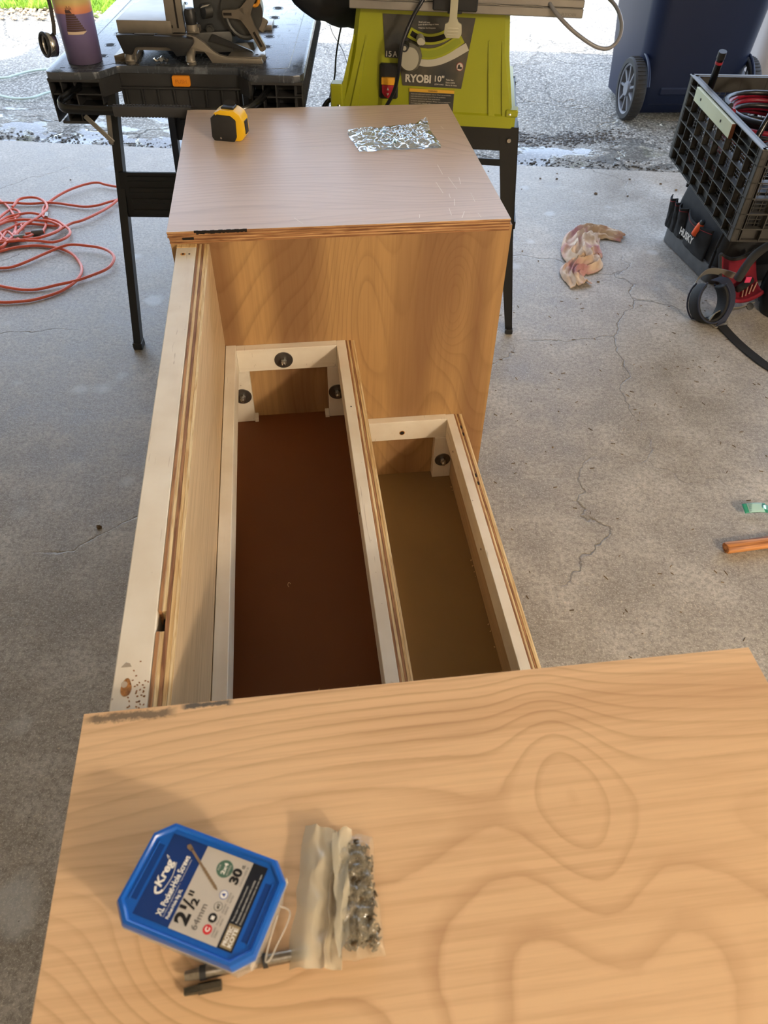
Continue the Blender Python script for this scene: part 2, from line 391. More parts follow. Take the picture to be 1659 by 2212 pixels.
# lawn on the left of the driveway with its rough gravel border
def lawn_y(x): return 2.25 + 0.16*math.sin(x*2.1) + 0.10*noise.noise(Vector((x*2.3, 1, 0)))
mb = MB()
mb.grid(lambda u, v: (-8 + 7.1*u - 0.35*(1-v), lawn_y(-8+7.1*u) + v*5.2, 0.004 + 0.02*noise.noise(Vector((u*40, v*30, 0)))), 60, 30)
gobj(mb, 'lawn_bed', M_soil, 60)
M_grass = NT('grass blades').set(Roughness=0.6)
M_grass.col(M_grass.ramp(M_grass.noise(7, detail=3), [(0.3, rgb(104, 150, 40)), (0.55, rgb(150, 190, 62)), (0.75, rgb(196, 214, 96))])); M_grass = M_grass.m
rnd = random.Random(3); vv = []; ff = []
for i in range(15000):
    x = rnd.uniform(-2.6, -0.95); y = lawn_y(x) + rnd.random()**1.5 * 2.2 - 0.02
    a = rnd.uniform(0, 2*PI); h = rnd.uniform(0.02, 0.055); wd = 0.0035; l = rnd.uniform(0.2, 0.9)*h; b = rnd.uniform(0, 2*PI)
    dx, dy = wd*math.cos(a), wd*math.sin(a); k = len(vv)
    vv += [(x-dx, y-dy, 0.0), (x+dx, y+dy, 0.0), (x+dx*0.6+l*0.4*math.cos(b), y+dy*0.6+l*0.4*math.sin(b), h*0.6), (x+l*math.cos(b), y+l*math.sin(b), h)]
    ff += [(k, k+1, k+2), (k, k+2, k+3)]
me = bpy.data.meshes.new('grass'); me.from_pydata(vv, [], ff); me.materials.append(M_grass)
gr = bpy.data.objects.new('grass', me); C.objects.link(gr); gr.matrix_world = GM
tag(gr, 'bright sunlit grass at the edge of the driveway', 'grass', kind='stuff')
# loose stones where the grass meets the driveway, and crumbs of asphalt along the slab edge
M_stone = plain('gravel', rgb(176, 158, 132), 0.85, var=0.35, vs=14)
def pebbles(spots, name, mat, label, cat):
    mb = MB()
    for (x, y, z, s) in spots:
        b = bmesh.new(); bmesh.ops.create_icosphere(b, subdivisions=1, radius=s)
        for v in b.verts: v.co *= rnd.uniform(0.7, 1.2); v.co.z *= 0.55
        mb._add(b, Matrix.Translation((x, y, z)) @ Matrix.Rotation(rnd.uniform(0, 6), 4, 'Z'))
    o = mb.build(name, mat, None, 0); o.matrix_world = GM
    return tag(o, label, cat, kind='stuff')
sp = []
for i in range(900):
    x = rnd.uniform(-2.9, -0.6); y = lawn_y(x) - rnd.random()**2*0.35 + 0.05; sp.append((x, y, 0.0, rnd.uniform(0.006, 0.018)))
pebbles(sp, 'gravel', M_stone, 'loose sunlit gravel between the lawn and the driveway', 'gravel')
sp = []
for i in range(1300):
    x = rnd.uniform(-1.9, 2.4); y = 0.02 + abs(rnd.gauss(0, 0.10)); sp.append((x, y, -0.016, rnd.uniform(0.003, 0.009)))
for i in range(1200):
    x = rnd.uniform(0.7, 2.3); y = 0.42 + 0.05*math.sin(x*5) + rnd.gauss(0, 0.05); sp.append((x, y, -0.012, rnd.uniform(0.003, 0.011)))
pebbles(sp, 'asphalt_crumbs', plain('wet crumbs', rgb(70, 64, 54), 0.55, var=0.5, vs=20), 'dark damp asphalt crumbs along the edge of the garage slab', 'gravel')
# debris on the floor
mb = MB()
for (x, y, s) in [(1.30, 3.02, .011), (1.11, 3.2, .006), (1.18, 3.19, .006), (1.5, 3.16, .006), (1.62, 3.1, .007), (1.66, 3.03, .008), (1.43, 2.99, .006), (1.07, 2.30, .006), (0.9, 2.47, .004), (0.86, 2.55, .004), (-0.39, 1.32, .007), (-0.50, 1.28, .008), (-0.38, 1.27, .005), (0.66, 1.45, .003), (0.72, 1.6, .003), (-0.9, 3.35, .005), (-0.6, 3.28, .005), (-1.05, 2.2, .004), (1.2, 3.25, .004), (0.9, 3.3, .004), (1.0, 3.1, .003)]:
    b = bmesh.new(); bmesh.ops.create_icosphere(b, subdivisions=1, radius=s)
    for v in b.verts: v.co *= rnd.uniform(0.6, 1.2); v.co.z *= 0.5
    mb._add(b, Matrix.Translation((x, y, s*0.4)))
for i in range(160):
    x = rnd.uniform(0.45, 1.4); y = rnd.uniform(0.7, 2.2); a = rnd.uniform(0, PI); l = rnd.uniform(0.002, 0.007)
    mb.box((-l, -0.0008, 0), (l, 0.0008, 0.0012), 0, Matrix.Translation((x, y, 0.0)) @ Matrix.Rotation(a, 4, 'Z'))
tag(mb.build('floor_debris', plain('crumbs', rgb(110, 88, 62), 0.9, var=0.6, vs=12), None, 0), 'small crumbs and wood chips scattered over the concrete floor', 'debris', kind='stuff')

# ---------------------------------------------------------------- the plywood workpiece
T = 0.6954
W_top = wood('birch lid far', rgb(214, 192, 172), rgb(202, 178, 158), rgb(150, 122, 100), 'x', freq=70, amp=1.9, nscale=2.6, stretch=0.30, line=0.34, seed=2.0, rough=0.33, fine=0.22,
             mult=24.0)
W_near = wood('birch lid near', rgb(226, 192, 152), rgb(216, 178, 136), rgb(150, 108, 72), 'x', freq=120, amp=2.5, nscale=2.4, stretch=0.26, line=0.46, mult=24.0, seed=5.3, rough=0.45, fine=0.30, tint=rgb(182, 140, 100),
              bumps=((-0.088, 0.160, 0.085, 0.060, 0.22), (0.17, 0.03, 0.30, 0.15, 0.65), (0.20, 0.25, 0.04, 0.12, -0.10)),
              stain=((-0.216, -0.132, 0.352, 0.366, rgb(86, 78, 70), 0.8), (-0.131, -0.082, 0.3585, 0.3675, rgb(84, 82, 80), 0.95)))
W_front = wood('birch front panel', rgb(184, 146, 98), rgb(168, 130, 84), rgb(112, 78, 46), 'z', freq=56, amp=1.7, nscale=3.4, stretch=0.30, line=0.42, mult=16.0, tint=rgb(134, 98, 66), tk=0.85, seed=1.2, rough=0.5, fine=0.28,
               bumps=((0.318, 0.53, 0.035, 0.11, 0.42), (0.13, 0.62, 0.05, 0.22, 0.25)))
W_side = wood('birch side', rgb(208, 184, 148), rgb(196, 168, 130), rgb(146, 116, 82), 'y', freq=40, amp=1.0, nscale=3.0, stretch=0.25, line=0.25, seed=3.1, rough=0.55, fine=0.5)
W_ply = [edge_grain('veneer edge pale', rgb(226, 196, 142), rgb(190, 148, 92)), edge_grain('veneer edge brown', rgb(176, 128, 84), rgb(122, 78, 46)),
         edge_grain('veneer edge cream', rgb(234, 212, 166), rgb(196, 158, 104))]
W_plyx = [edge_grain('lid edge pale', rgb(206, 166, 116), rgb(140, 96, 56), 'x'), edge_grain('lid edge brown', rgb(168, 120, 78), rgb(108, 66, 38), 'x')]
def m_white(name, along):
    t = NT(name).set(Roughness=0.5)
    n = t.noise(14, detail=4); st = [30.0]*3; st['xyz'.index(along)] = 2.0
    f = t.noise(1.0, t.map(tuple(st)), detail=3)
    c = t.ramp(n, [(0.3, rgb(222, 210, 190)), (0.7, rgb(236, 228, 212))])
    c = t.mix(t.ramv(f, (0.55, 0.0), (0.75, 0.25)), c, rgb(190, 172, 146))
    # nicks through the paint
    d = t.ramv(t.vor(48, t.map((1, 1, 1), (2, 3, 1))), (0.045, 1.0), (0.075, 0.0))
    d2 = t.ramv(t.noise(7, t.map((1, 1, 1), (5, 0, 0)), detail=3), (0.5, 0.0), (0.6, 1.0))
    c = t.mix(t.math('MULTIPLY', t.math('MULTIPLY', d, d2), 0.6), c, rgb(120, 84, 50))
    sc = t.ramv(t.noise(1.0, t.map((160, 9, 30), (0, 3, 0), (0, 0, 0.9)), detail=2, dist=1.5), (0.70, 0.0), (0.73, 0.45))
    c = t.mix(sc, c, rgb(160, 140, 116))
    t.col(c); t.bump(f, 0.15, 0.0006); return t.m
M_white = m_white('white painted board', 'y'); M_whitex = m_white('white painted rail', 'x')
M_hardL = plain('dark brown hardboard', rgb(108, 60, 22), 0.62, var=0.08, vs=6)
M_hardR = plain('olive hardboard', rgb(136, 108, 66), 0.62, var=0.08, vs=6)
M_dark = plain('recess shade and screws', rgb(24, 18, 13), 0.9)  # flat dark pieces paint the shade of holes and slots; also screws
M_raw = plain('raw pine', rgb(196, 140, 74), 0.7, var=0.35, vs=90)

def storage_box(name, label, x0, x1, y0, y1, topm):
    t = thing(name, label, 'box', (0, 0, 0), 0, 'twin plywood boxes')
    # two-layer lid, each layer built from its veneers
    z = T; cnt = 0
    ths = [0.0030, 0.0030, 0.0027, 0.0027]
    for lay in range(2):
        oy = 0.0 if lay == 0 else 0.0012; ox = 0.0 if lay == 0 else 0.002
        for k in range(4):
            mt = topm if (k == 0 and lay == 0) else W_plyx[k % 2]
            off = 0.0004*((k*7+lay*3) % 3)
            mb = MB(); mb.box((x0+ox+off, y0+oy+off, z-ths[k]+0.00005), (x1-off, y1-off, z), 0.0003)
            if k == 0 and lay == 0:
                me_ = [mb.build('lid', [topm, W_plyx[0]], t, 0)][0]
                for p in me_.data.polygons:
                    if abs(p.normal.z) < 0.5: p.material_index = 1
                lid = me_
            else:
                mb.build('veneer', mt, lid, 0)
            z -= ths[k]
    zb = z
    th = 0.018
    mb = MB(); mb.box((x0+0.003, y0+0.003, 0.0), (x1-0.0005, y0+0.003+th, zb)); mb.box((x1-0.0005, y0+0.003, 0.0), (x1+0.005, y0+0.003+th, T-0.013)); mb.build('front_panel', W_front, t, 0)
    MB().box((x0+0.003, y1-0.004-th, 0.0), (x1-0.013, y1-0.004, zb)).build('back_panel', W_front, t, 0)
    MB().box((x0+0.003, y0+0.003+th, 0.0), (x0+0.003+th, y1-0.004-th, zb)).build('side_panel', W_side, t, 0)
    MB().box((x1-0.013, y0+0.0215, 0.0), (x1+0.005, y1-0.002, T-0.013), 0.0005).build('side_panel', W_side, t, 0)
    return t, lid
far, far_lid = storage_box('plywood_box', 'birch plywood storage box by the table saw, tape measure and clear bag on its lid', -0.216, 0.414, 1.320, 1.962, W_top)
near, near_lid = storage_box('plywood_box', 'large birch plywood box lid nearest, carrying the blue screw tub', -0.2155, 0.4165, -0.272, 0.366, W_near)
# scorched nick on the far lid's front edge and white scratches on its face
M_burn = plain('charred wood', rgb(30, 22, 17), 0.9)
mb = MB()
for i in range(26):
    x = -0.168 + i*0.0036; d = 0.0012*abs(math.sin(i*1.7))+0.0007
    mb.box((x, 1.3192, T-0.0028-0.004*abs(noise.noise(Vector((i*0.4, 0, 0)))) - d), (x+0.0040, 1.3200+0.0022*abs(math.sin(i*0.8+1)) , T+0.00012), 0)
part(mb.build('scorched_edge', M_burn, far, 0), 'charred splintered patch on the front edge of the lid')
mb = MB(); mb.box((-0.190, 1.3190, T-0.0155), (-0.170, 1.3212, T-0.0118)); mb.build('slot', M_dark, far, 0)
M_scr = plain('scratch', rgb(236, 226, 212), 0.6)
mb = MB()
for (x, y, a, l) in [(0.322, 1.40, 80, .030), (0.318, 1.43, 86, .020), (0.305, 1.47, 95, .055), (0.335, 1.49, 96, .06), (0.352, 1.5, 84, .035), (0.306, 1.36, 88, .03), (0.328, 1.345, 70, .03), (0.358, 1.34, 95, .02), (0.245, 1.345, 80, .015), (0.02, 1.345, -60, .03), (0.075, 1.70, 6, .03), (0.04, 1.845, -60, .016), (0.322, 1.56, 92, .05), (0.37, 1.80, 100, .02), (0.345, 1.86, 80, .02), (0.362, 1.42, 90, .04)]:
    mb.box((-l/2, -0.0005, 0), (l/2, 0.0005, 0.00012), 0, Matrix.Translation((x, y, T)) @ Matrix.Rotation(R(a), 4, 'Z'))
mb.build('scratches', M_scr, far, 0)['kind'] = 'stuff'
# splintered fibres on the near lid edge
mb = MB()
for i in range(70):
    x = rnd.uniform(-0.2, 0.40); l = rnd.uniform(0.001, 0.004)
    mb.cyl((x, 0.3655, T-0.0006), (x+rnd.uniform(-0.003, 0.003), 0.3660+l*0.5, T+rnd.uniform(-0.001, 0.0008)), 0.00018, 0.00006, 4)
mb.build('splinters', W_plyx[0], near, 0)['kind'] = 'stuff'

# the stepped compartments between the two boxes
fr = thing('compartment_frame', 'stepped two-compartment frame of white rails and plywood between the plywood boxes', 'frame', (0, 0, 0))
Y0, Y1 = 0.366, 1.3228
def ply_panel(name, x0, x1, z0, z1, inner, y0=Y0, y1=Y1, notch=None):
    """vertical plywood sheet of five veneers standing on edge"""
    n = 5; w_ = (x1-x0)/n; first = None
    for k in range(n):
        xa = x0+k*w_; a = 0.0003*((k*5) % 3)
        ends = k in (0, n-1)
        m = W_ply[(1, 2, 1, 0, 2)[k]]
        mb = MB()
        segs = [(y0, y1)]
        if notch and k in notch[2]: segs = [(y0, notch[0]), (notch[1], y1)]
        if len(segs) > 1: mb.box((xa, notch[0], z0), (xa+w_-0.00025, notch[1], 0.640), 0)
        for (ya, yb) in segs: mb.box((xa, ya, z0), (xa+w_-0.00025, yb, z1-a), 0.0002)
        o = mb.build('veneer' if first else name, [m, W_side], first or fr, 0)
        if ends:
            for p in o.data.polygons:
                if abs(p.normal.x) > 0.7: p.material_index = 1
        if not first: first = o
    return first
mb = MB(); mb.box((-0.202, Y0, 0.585), (-0.1665, Y1-0.012, 0.670), 0.0012)
wb = part(mb.build('top_board', M_white, fr), 'wide white painted board along the tall left side')
MB().box((-0.202, Y1-0.012, 0.590), (-0.1665, Y1, 0.6705), 0.0004).build('end_grain_block', W_ply[0], fr, 0)
ply_panel('side_panel', -0.166, -0.1445, 0.0, 0.670, 'W', notch=(0.468, 0.494, (0, 1)))
MB().box((-0.163, 0.466, 0.640), (-0.157, 0.496, 0.655)).build('slot', M_dark, fr, 0)
ply_panel('middle_panel', 0.0990, 0.1180, 0.0, 0.4505, 'W')
ply_panel('right_panel', 0.3445, 0.3630, 0.0, 0.2385, 'W')
def rail(name, lo, hi, m=M_white, bev=0.0008): return MB().box(lo, hi, bev).build(name, m, fr)
rail('rail', (-0.1438, Y0, 0.401), (-0.1235, Y1, 0.4530))
rail('rail', (0.0800, Y0, 0.401), (0.0988, Y1, 0.4515))
rail('rail', (0.3255, Y0, 0.188), (0.3443, Y1, 0.2395))
rail('end_rail', (-0.1235, 1.3035, 0.4005), (0.0800, 1.3228, 0.4520), M_whitex)
er = rail('end_rail', (0.1182, 1.3035, 0.1885), (0.3255, 1.3228, 0.2410), M_whitex)
rail('end_rail', (-0.1235, Y0, 0.4005), (0.0800, Y0+0.019, 0.4515), M_whitex)
rail('end_rail', (0.1182, Y0, 0.1885), (0.3255, Y0+0.019, 0.2400), M_whitex)
rail('post', (-0.1438, 1.3035, 0.2705), (-0.1030, 1.3226, 0.4003))
rail('post', (0.0590, 1.3035, 0.2705), (0.0985, 1.3226, 0.4003))
rail('post', (0.3010, 1.3005, 0.0655), (0.3440, 1.3226, 0.1882))
rail('foot_block', (-0.1040, 1.3000, 0.2705), (-0.0960, 1.3226, 0.2790))
rail('foot_block', (0.0500, 1.3000, 0.2705), (0.0590, 1.3226, 0.2790))
MB().box((-0.1443, Y0, 0.262), (0.0988, Y1, 0.2703)).build('compartment_bottom', M_hardL, fr, 0)
o = part(MB().box((0.1182, Y0, 0.056), (0.3443, Y1, 0.0652)).build('compartment_bottom', M_hardR, fr, 0), 'olive hardboard bottom of the lower right compartment')
# chips lying in the right-hand seam, and one curl in the left compartment
mb = MB()
for i in range(9):
    y = rnd.uniform(0.75, 1.28); a = rnd.uniform(0, 3); s = rnd.uniform(0.0008, 0.0020)
    mb.box((-s, -s*0.6, 0), (s, s*0.6, 0.0015), 0, Matrix.Translation((0.3415, y, 0.0653)) @ Matrix.Rotation(a, 4, 'Z'))
mb.tube(spline([(-0.047, 0.832, 0.271), (-0.049, 0.836, 0.272), (-0.047, 0.841, 0.273), (-0.044, 0.838, 0.272)], 5), 0.0005, 5)
mb.build('wood_chips', plain('pale chips', rgb(214, 182, 136), 0.8), fr, 0)['kind'] = 'stuff'
# drill hole in the lower end rail, knot, pocket hole and screw heads on the board
def disc(name, c, n, r, m, par, th=0.0004, seg=20, sx=1.0):
    q = Vector(n).to_track_quat('Z', 'Y'); c = Vector(c)
    rg = [[c + q @ Vector((r*sx*math.cos(2*PI*i/seg), r*math.sin(2*PI*i/seg), z)) for i in range(seg)] for z in (-th, th)]
    return MB().loft(rg).build(name, m, par, 30)
disc('drill_hole', (0.223, 1.3033, 0.209), (0, -1, 0), 0.0058, M_dark, fr, sx=0.95)
mb = MB(); mb.lathe([(0.0035, 0.0), (0.0058, 0.0006), (0.0066, 0.0)], seg=18, M=Matrix.Translation((0.223, 1.3033, 0.209)) @ Matrix.Rotation(R(90), 4, 'X')); 
mb.build('hole_rim', M_raw, fr)
def blob(cx, cy, rx, ry, z, n=22, seed=0, tip=0.0):
    return [(cx + rx*math.cos(a)*(1+0.12*noise.noise(Vector((math.cos(a)*2, math.sin(a)*2, seed)))), cy + (ry*(1+tip*max(0, math.sin(a))))*math.sin(a)) for a in [2*PI*i/n for i in range(n)]]
MB().prism(blob(-0.1885, 0.403, 0.0052, 0.0075, 0, tip=0.7), 0.6700, 0.6703).build('knot', plain('knot wood', rgb(168, 112, 52), 0.6, var=0.5, vs=220), fr, 0)
MB().prism(blob(-0.1905, 0.4085, 0.0028, 0.0036, 0, seed=3), 0.6702, 0.6705).build('knot_filler', plain('filler', rgb(186, 168, 146), 0.8), fr, 0)
MB().prism([(-0.196, 0.4285), (-0.186, 0.4285), (-0.188, 0.4325), (-0.192, 0.434)], 0.6699, 0.6702).build('chipped_paint', plain('filler grey', rgb(166, 152, 134), 0.8), fr, 0)
mb = MB()
for i in range(46):
    x = -0.178 + rnd.gauss(0, 0.008); y = 0.392 + rnd.gauss(0, 0.014)
    if -0.2 < x < -0.168 and 0.368 < y: mb.box((-0.0006, -0.0009, 0), (0.0006, 0.0009, 0.0003), 0, Matrix.Translation((x, y, 0.67)) @ Matrix.Rotation(rnd.uniform(0, 3), 4, 'Z'))
mb.build('paint_nicks', plain('nick brown', rgb(150, 96, 48), 0.8), fr, 0)['kind'] = 'stuff'
disc('screw_hole', (-0.189, 1.285, 0.6702), (0, 0, 1), 0.0045, M_raw, fr); disc('screw_hole', (-0.189, 1.285, 0.6706), (0, 0, 1), 0.0020, M_dark, fr)
disc('screw_hole', (-0.178, 1.285, 0.6702), (0, 0, 1), 0.0017, M_dark, fr); disc('screw_hole', (0.0903, 1.10, 0.4517), (0, 0, 1), 0.0012, M_dark, fr)
disc('screw_hole', (0.0799, 0.845, 0.43), (-1, 0, 0), 0.0018, M_dark, fr); disc('screw_hole', (0.3254, 0.93, 0.215), (-1, 0, 0), 0.0022, M_dark, fr); disc('screw_hole', (0.3254, 1.22, 0.215), (-1, 0, 0), 0.0022, M_dark, fr)
for y in (1.27, 1.245, 1.11, 1.085): MB().box((0.351, y, 0.2384), (0.354, y+0.010, 0.2388)).build('slot', M_dark, fr, 0)
# bolts: fender washer, nut, threaded end
M_steel = plain('zinc steel', rgb(190, 190, 188), 0.28, 1.0, var=0.1, vs=120)
M_washer = plain('dull washer', rgb(116, 112, 106), 0.42, 0.85, var=0.15, vs=90)
def bolt(x, z, yf=1.3034):
    wsh = MB().lathe([(0.0045, 0.0), (0.0045, 0.0016), (0.0182, 0.0016), (0.0188, 0.0009), (0.0188, 0.0)], seg=36, M=Matrix.Translation((x, yf, z)) @ Matrix.Rotation(R(90), 4, 'X')).build('washer', M_washer, fr)
    hexp = [(x+0.0068*math.cos(PI/3*i+0.3), z+0.0068*math.sin(PI/3*i+0.3)) for i in range(6)]
    MB().prism(hexp, yf-0.0016, yf-0.0086, 'y', 0.0007).build('nut', M_steel, wsh)
    hexq = [(x+0.0058*math.cos(PI/3*i+0.9), z+0.0058*math.sin(PI/3*i+0.9)) for i in range(6)]
    MB().prism(hexq, yf-0.0086, yf-0.0140, 'y', 0.0009).build('nut', M_steel, wsh)
    mb = MB(); mb.lathe([(0.0034, 0.0)] + [(0.0034 if k % 2 else 0.0040, 0.0016+0.0008*k) for k in range(22)] + [(0.003, 0.0196)], seg=14, M=Matrix.Translation((x, yf, z)) @ Matrix.Rotation(R(90), 4, 'X'))
    mb.build('threaded_end', M_steel, wsh)
bolt(-0.030, 0.4245); bolt(-0.1230, 0.339); bolt(0.0780, 0.3365); bolt(0.323, 0.121, 1.3004)

# ---------------------------------------------------------------- things on the lids
M_blk = plain('black rubber', rgb(34, 34, 35), 0.55, var=0.15, vs=60)
M_blkp = plain('black plastic', rgb(30, 31, 33), 0.42, var=0.2, vs=20, bump=0.1, bs=300)
M_yel = plain('yellow plastic', rgb(232, 184, 20), 0.4)
M_chrome = plain('chrome', rgb(205, 205, 205), 0.15, 1.0)
def rrect(w_, h, r, n=5, cx=0, cy=0):
    out = []
    for (sx, sy, a0) in ((1, 1, 0), (-1, 1, 90), (-1, -1, 180), (1, -1, 270)):
        for k in range(n+1):
            a = R(a0 + 90*k/n); out.append((cx+sx*(w_/2-r)+r*math.cos(a), cy+sy*(h/2-r)+r*math.sin(a)))
    return out
# tape measure
t = thing('tape_measure', 'black and yellow tape measure standing on the far plywood lid', 'tape measure', (-0.107, 1.772, T), R(-16)); t.scale = (1, 1, 0.94)
prof = [(-0.034, 0.004), (-0.030, 0.0), (0.024, 0.0), (0.032, 0.006), (0.035, 0.016), (0.034, 0.045), (0.028, 0.058), (0.016, 0.0655), (-0.014, 0.0665), (-0.028, 0.060), (-0.036, 0.046), (-0.037, 0.018)]
b = MB(); b.prism(prof, -0.021, 0.021, 'y', 0.0045); b.build('case', M_yel, t)
blk = [(-0.0375, 0.010), (-0.032, -0.0004), (0.012, -0.0004), (0.018, 0.010), (0.019, 0.046), (0.008, 0.055), (-0.022, 0.0565), (-0.0365, 0.046)]
b = MB(); b.prism(blk, -0.0245, -0.0150, 'y', 0.0025); b.build('rubber_grip', M_blk, t)
b = MB(); b.prism(blk, 0.0150, 0.0245, 'y', 0.0025); b.build('rubber_grip', M_blk, t)
b = MB(); b.prism([(-0.0385, 0.008), (-0.034, 0.0), (-0.026, 0.0), (-0.026, 0.058), (-0.037, 0.048)], -0.024, 0.024, 'y', 0.003); b.build('rubber_grip', M_blk, t)
b = MB(); b.prism([(0.0335, 0.014), (0.0365, 0.014), (0.0360, 0.042), (0.0325, 0.042)], -0.010, 0.010, 'y', 0.001); b.build('thumb_lock', M_blk, t)
b = MB(); b.box((-0.014, -0.013, 0.0645), (0.014, 0.013, 0.0700), 0.0015); b.build('top_pad', M_blk, t)
b = MB(); b.prism([(0.0-0.013, 0.0), (0.013, 0.0), (0.012, 0.007), (0.006, 0.011), (-0.006, 0.011), (-0.012, 0.007)], -0.001, 0.001, 'y', 0, Matrix.Translation((0.0, 0.006, 0.069)) @ Matrix.Rotation(R(-35), 4, 'X')); b.build('belt_clip', M_blkp, t)
b = MB(); b.cyl((-0.017, -0.0247, 0.007), (-0.017, -0.0255, 0.007), 0.0022, seg=10); b.build('screw', M_chrome, t)

# crumpled clear bag on the far lid
def m_film(name, tint, alpha, rough=0.08, milky=None):
    t = NT(name).set(Roughness=rough); t.b.inputs['Specular IOR Level'].default_value = 0.9
    t.col(tint); t.b.inputs['Coat Weight'].default_value = 0.8; t.b.inputs['Coat Roughness'].default_value = 0.04
    t.put(t.b.inputs['Alpha'], alpha); return t.m
_t = NT('clear crinkled film'); _n = _t.n
_tr = _n.new('ShaderNodeBsdfTransparent'); _gl = _n.new('ShaderNodeBsdfGlossy'); _gl.inputs['Roughness'].default_value = 0.14; _gl.inputs['Color'].default_value = (0.9, 0.97, 1.0, 1)
_mx = _n.new('ShaderNodeMixShader'); _lw = _n.new('ShaderNodeLayerWeight'); _lw.inputs['Blend'].default_value = 0.35
_t.l.new(_t.math('ADD', _t.math('MULTIPLY', _lw.outputs['Fresnel'], 0.75), 0.14, None, True), _mx.inputs[0]); _t.l.new(_tr.outputs[0], _mx.inputs[1]); _t.l.new(_gl.outputs[0], _mx.inputs[2]); _t.l.new(_mx.outputs[0], _n['Material Output'].inputs['Surface'])
M_film = _t.m
t = thing('clear_plastic_bag', 'crumpled clear plastic bag holding small teal card, on the far plywood lid', 'bag', (0, 0, 0))
def clear_surf(top):
    A, B_, C_, D_ = Vector((0.147, 1.782, 0)), Vector((0.334, 1.822, 0)), Vector((0.345, 1.672, 0)), Vector((0.166, 1.668, 0))
    def f(u, v):
        p = (A*(1-u)+B_*u)*(1-v) + (D_*(1-u)+C_*u)*v
        q = Vector((p.x*34, p.y*34, 0)); e = min(u, 1-u, v, 1-v)*6; e = min(1, e)
        rid = abs(noise.noise(q)) + 0.5*abs(noise.noise(q*2.3)) + 0.25*abs(noise.noise(q*5.1))
        z = (0.0015 + (0.015*(1-rid*0.85)) * (0.35+0.65*e)) if top else 0.0008 + 0.002*rid
        if top and u > 0.85 and v < 0.3: z += 0.012*(u-0.85)/0.15*(1-v/0.3)
        if top and u < 0.12: z += 0.006*math.sin(v*18)*0.5
        p.x += 0.004*noise.noise(q*0.6+Vector((5, 0, 0))); p.y += 0.006*noise.noise(q*0.7+Vector((0, 7, 0)))
        return (p.x, p.y, T + max(0.0006, z))
    return f
b = MB(); b.grid(clear_surf(True), 110, 80); b.build('film', M_film, t, 60)
b = MB(); b.grid(clear_surf(False), 40, 30); b.build('film', M_film, t, 60)
M_teal = plain('teal card', rgb(70, 168, 170), 0.6)
b = MB(); b.box((-0.011, -0.017, 0), (0.011, 0.017, 0.0006), 0, Matrix.Translation((0.252, 1.725, T+0.004)) @ Matrix.Rotation(R(35), 4, 'Z') @ Matrix.Rotation(R(8), 4, 'X')); b.build('card', M_teal, t)
b = MB(); b.box((-0.013, -0.010, 0), (0.013, 0.010, 0.0006), 0, Matrix.Translation((0.232, 1.772, T+0.004)) @ Matrix.Rotation(R(-15), 4, 'Z')); b.build('card', plain('pale blue card', rgb(110, 176, 214), 0.6), t)
b = MB(); b.cyl((0.250, 1.760, T+0.005), (0.272, 1.762, T+0.006), 0.0028, 0.0022, 10); b.cyl((0.247, 1.760, T+0.005), (0.250, 1.760, T+0.005), 0.0055, 0.0055, 10); b.build('screw', plain('bronze screw', rgb(116, 92, 60), 0.4, 0.8), t)
b = MB()
for k in range(3): b.cyl((0.262+k*0.004, 1.748-k*0.004, T+0.004), (0.274+k*0.003, 1.744-k*0.006, T+0.005), 0.0018, 0.0012, 8)
b.build('screw', plain('bronze screw small', rgb(116, 92, 60), 0.4, 0.8), t)

# blue lidded screw tub
u_ = Vector((0.9, -0.436, 0)).normalized(); v_ = Vector((-u_.y, u_.x, 0)); CC = Vector((-0.096, 0.187, 0))
LM = Matrix(((v_.x, -u_.x, 0, CC.x), (v_.y, -u_.y, 0, CC.y), (0, 0, 1, T), (0, 0, 0, 1)))   # local x = reading direction of the label
t = thing('screw_tub', 'clear plastic tub with blue lid and printed screw label, on the near plywood lid', 'container', (0, 0, 0))
t.matrix_world = LM
def octo(hx, hy, c): return [(-hx+c, -hy), (hx-c, -hy), (hx, -hy+c), (hx, hy-c), (hx-c, hy), (-hx+c, hy), (-hx, hy-c), (-hx, -hy+c)]
M_blue = plain('glossy blue plastic', rgb(8, 92, 188), 0.28, spec=0.6)
M_tub = NT('frosted clear plastic').set(Roughness=0.18, Alpha=0.42); M_tub.col(rgb(226, 220, 208)); M_tub.b.inputs['Specular IOR Level'].default_value = 0.7; M_tub = M_tub.m
def ring_at(hx, hy, c, z): return [(x, y, z) for x, y in octo(hx, hy, c)]
b = MB(); b.loft([ring_at(0.0300, 0.0455, 0.009, 0.0002), ring_at(0.0325, 0.0485, 0.010, 0.004), ring_at(0.0350, 0.0512, 0.011, 0.0385), ring_at(0.0368, 0.0530, 0.0115, 0.0385), ring_at(0.0370, 0.0532, 0.0115, 0.0415)], True, True)
b.build('tub', M_tub, t, 25)
hx, hy, c_ = 0.0365, 0.0527, 0.0115
b = MB(); b.loft([ring_at(hx, hy, c_, 0.0395), ring_at(hx+0.0002, hy+0.0002, c_, 0.0465), ring_at(hx-0.0010, hy-0.0010, c_, 0.0498), ring_at(hx-0.0030, hy-0.0030, c_*0.95, 0.0503), ring_at(hx-0.0042, hy-0.0042, c_*0.9, 0.0492), ring_at(hx-0.0046, hy-0.0046, c_*0.9, 0.0480)], True, True)
lid = b.build('lid', M_blue, t, 40)
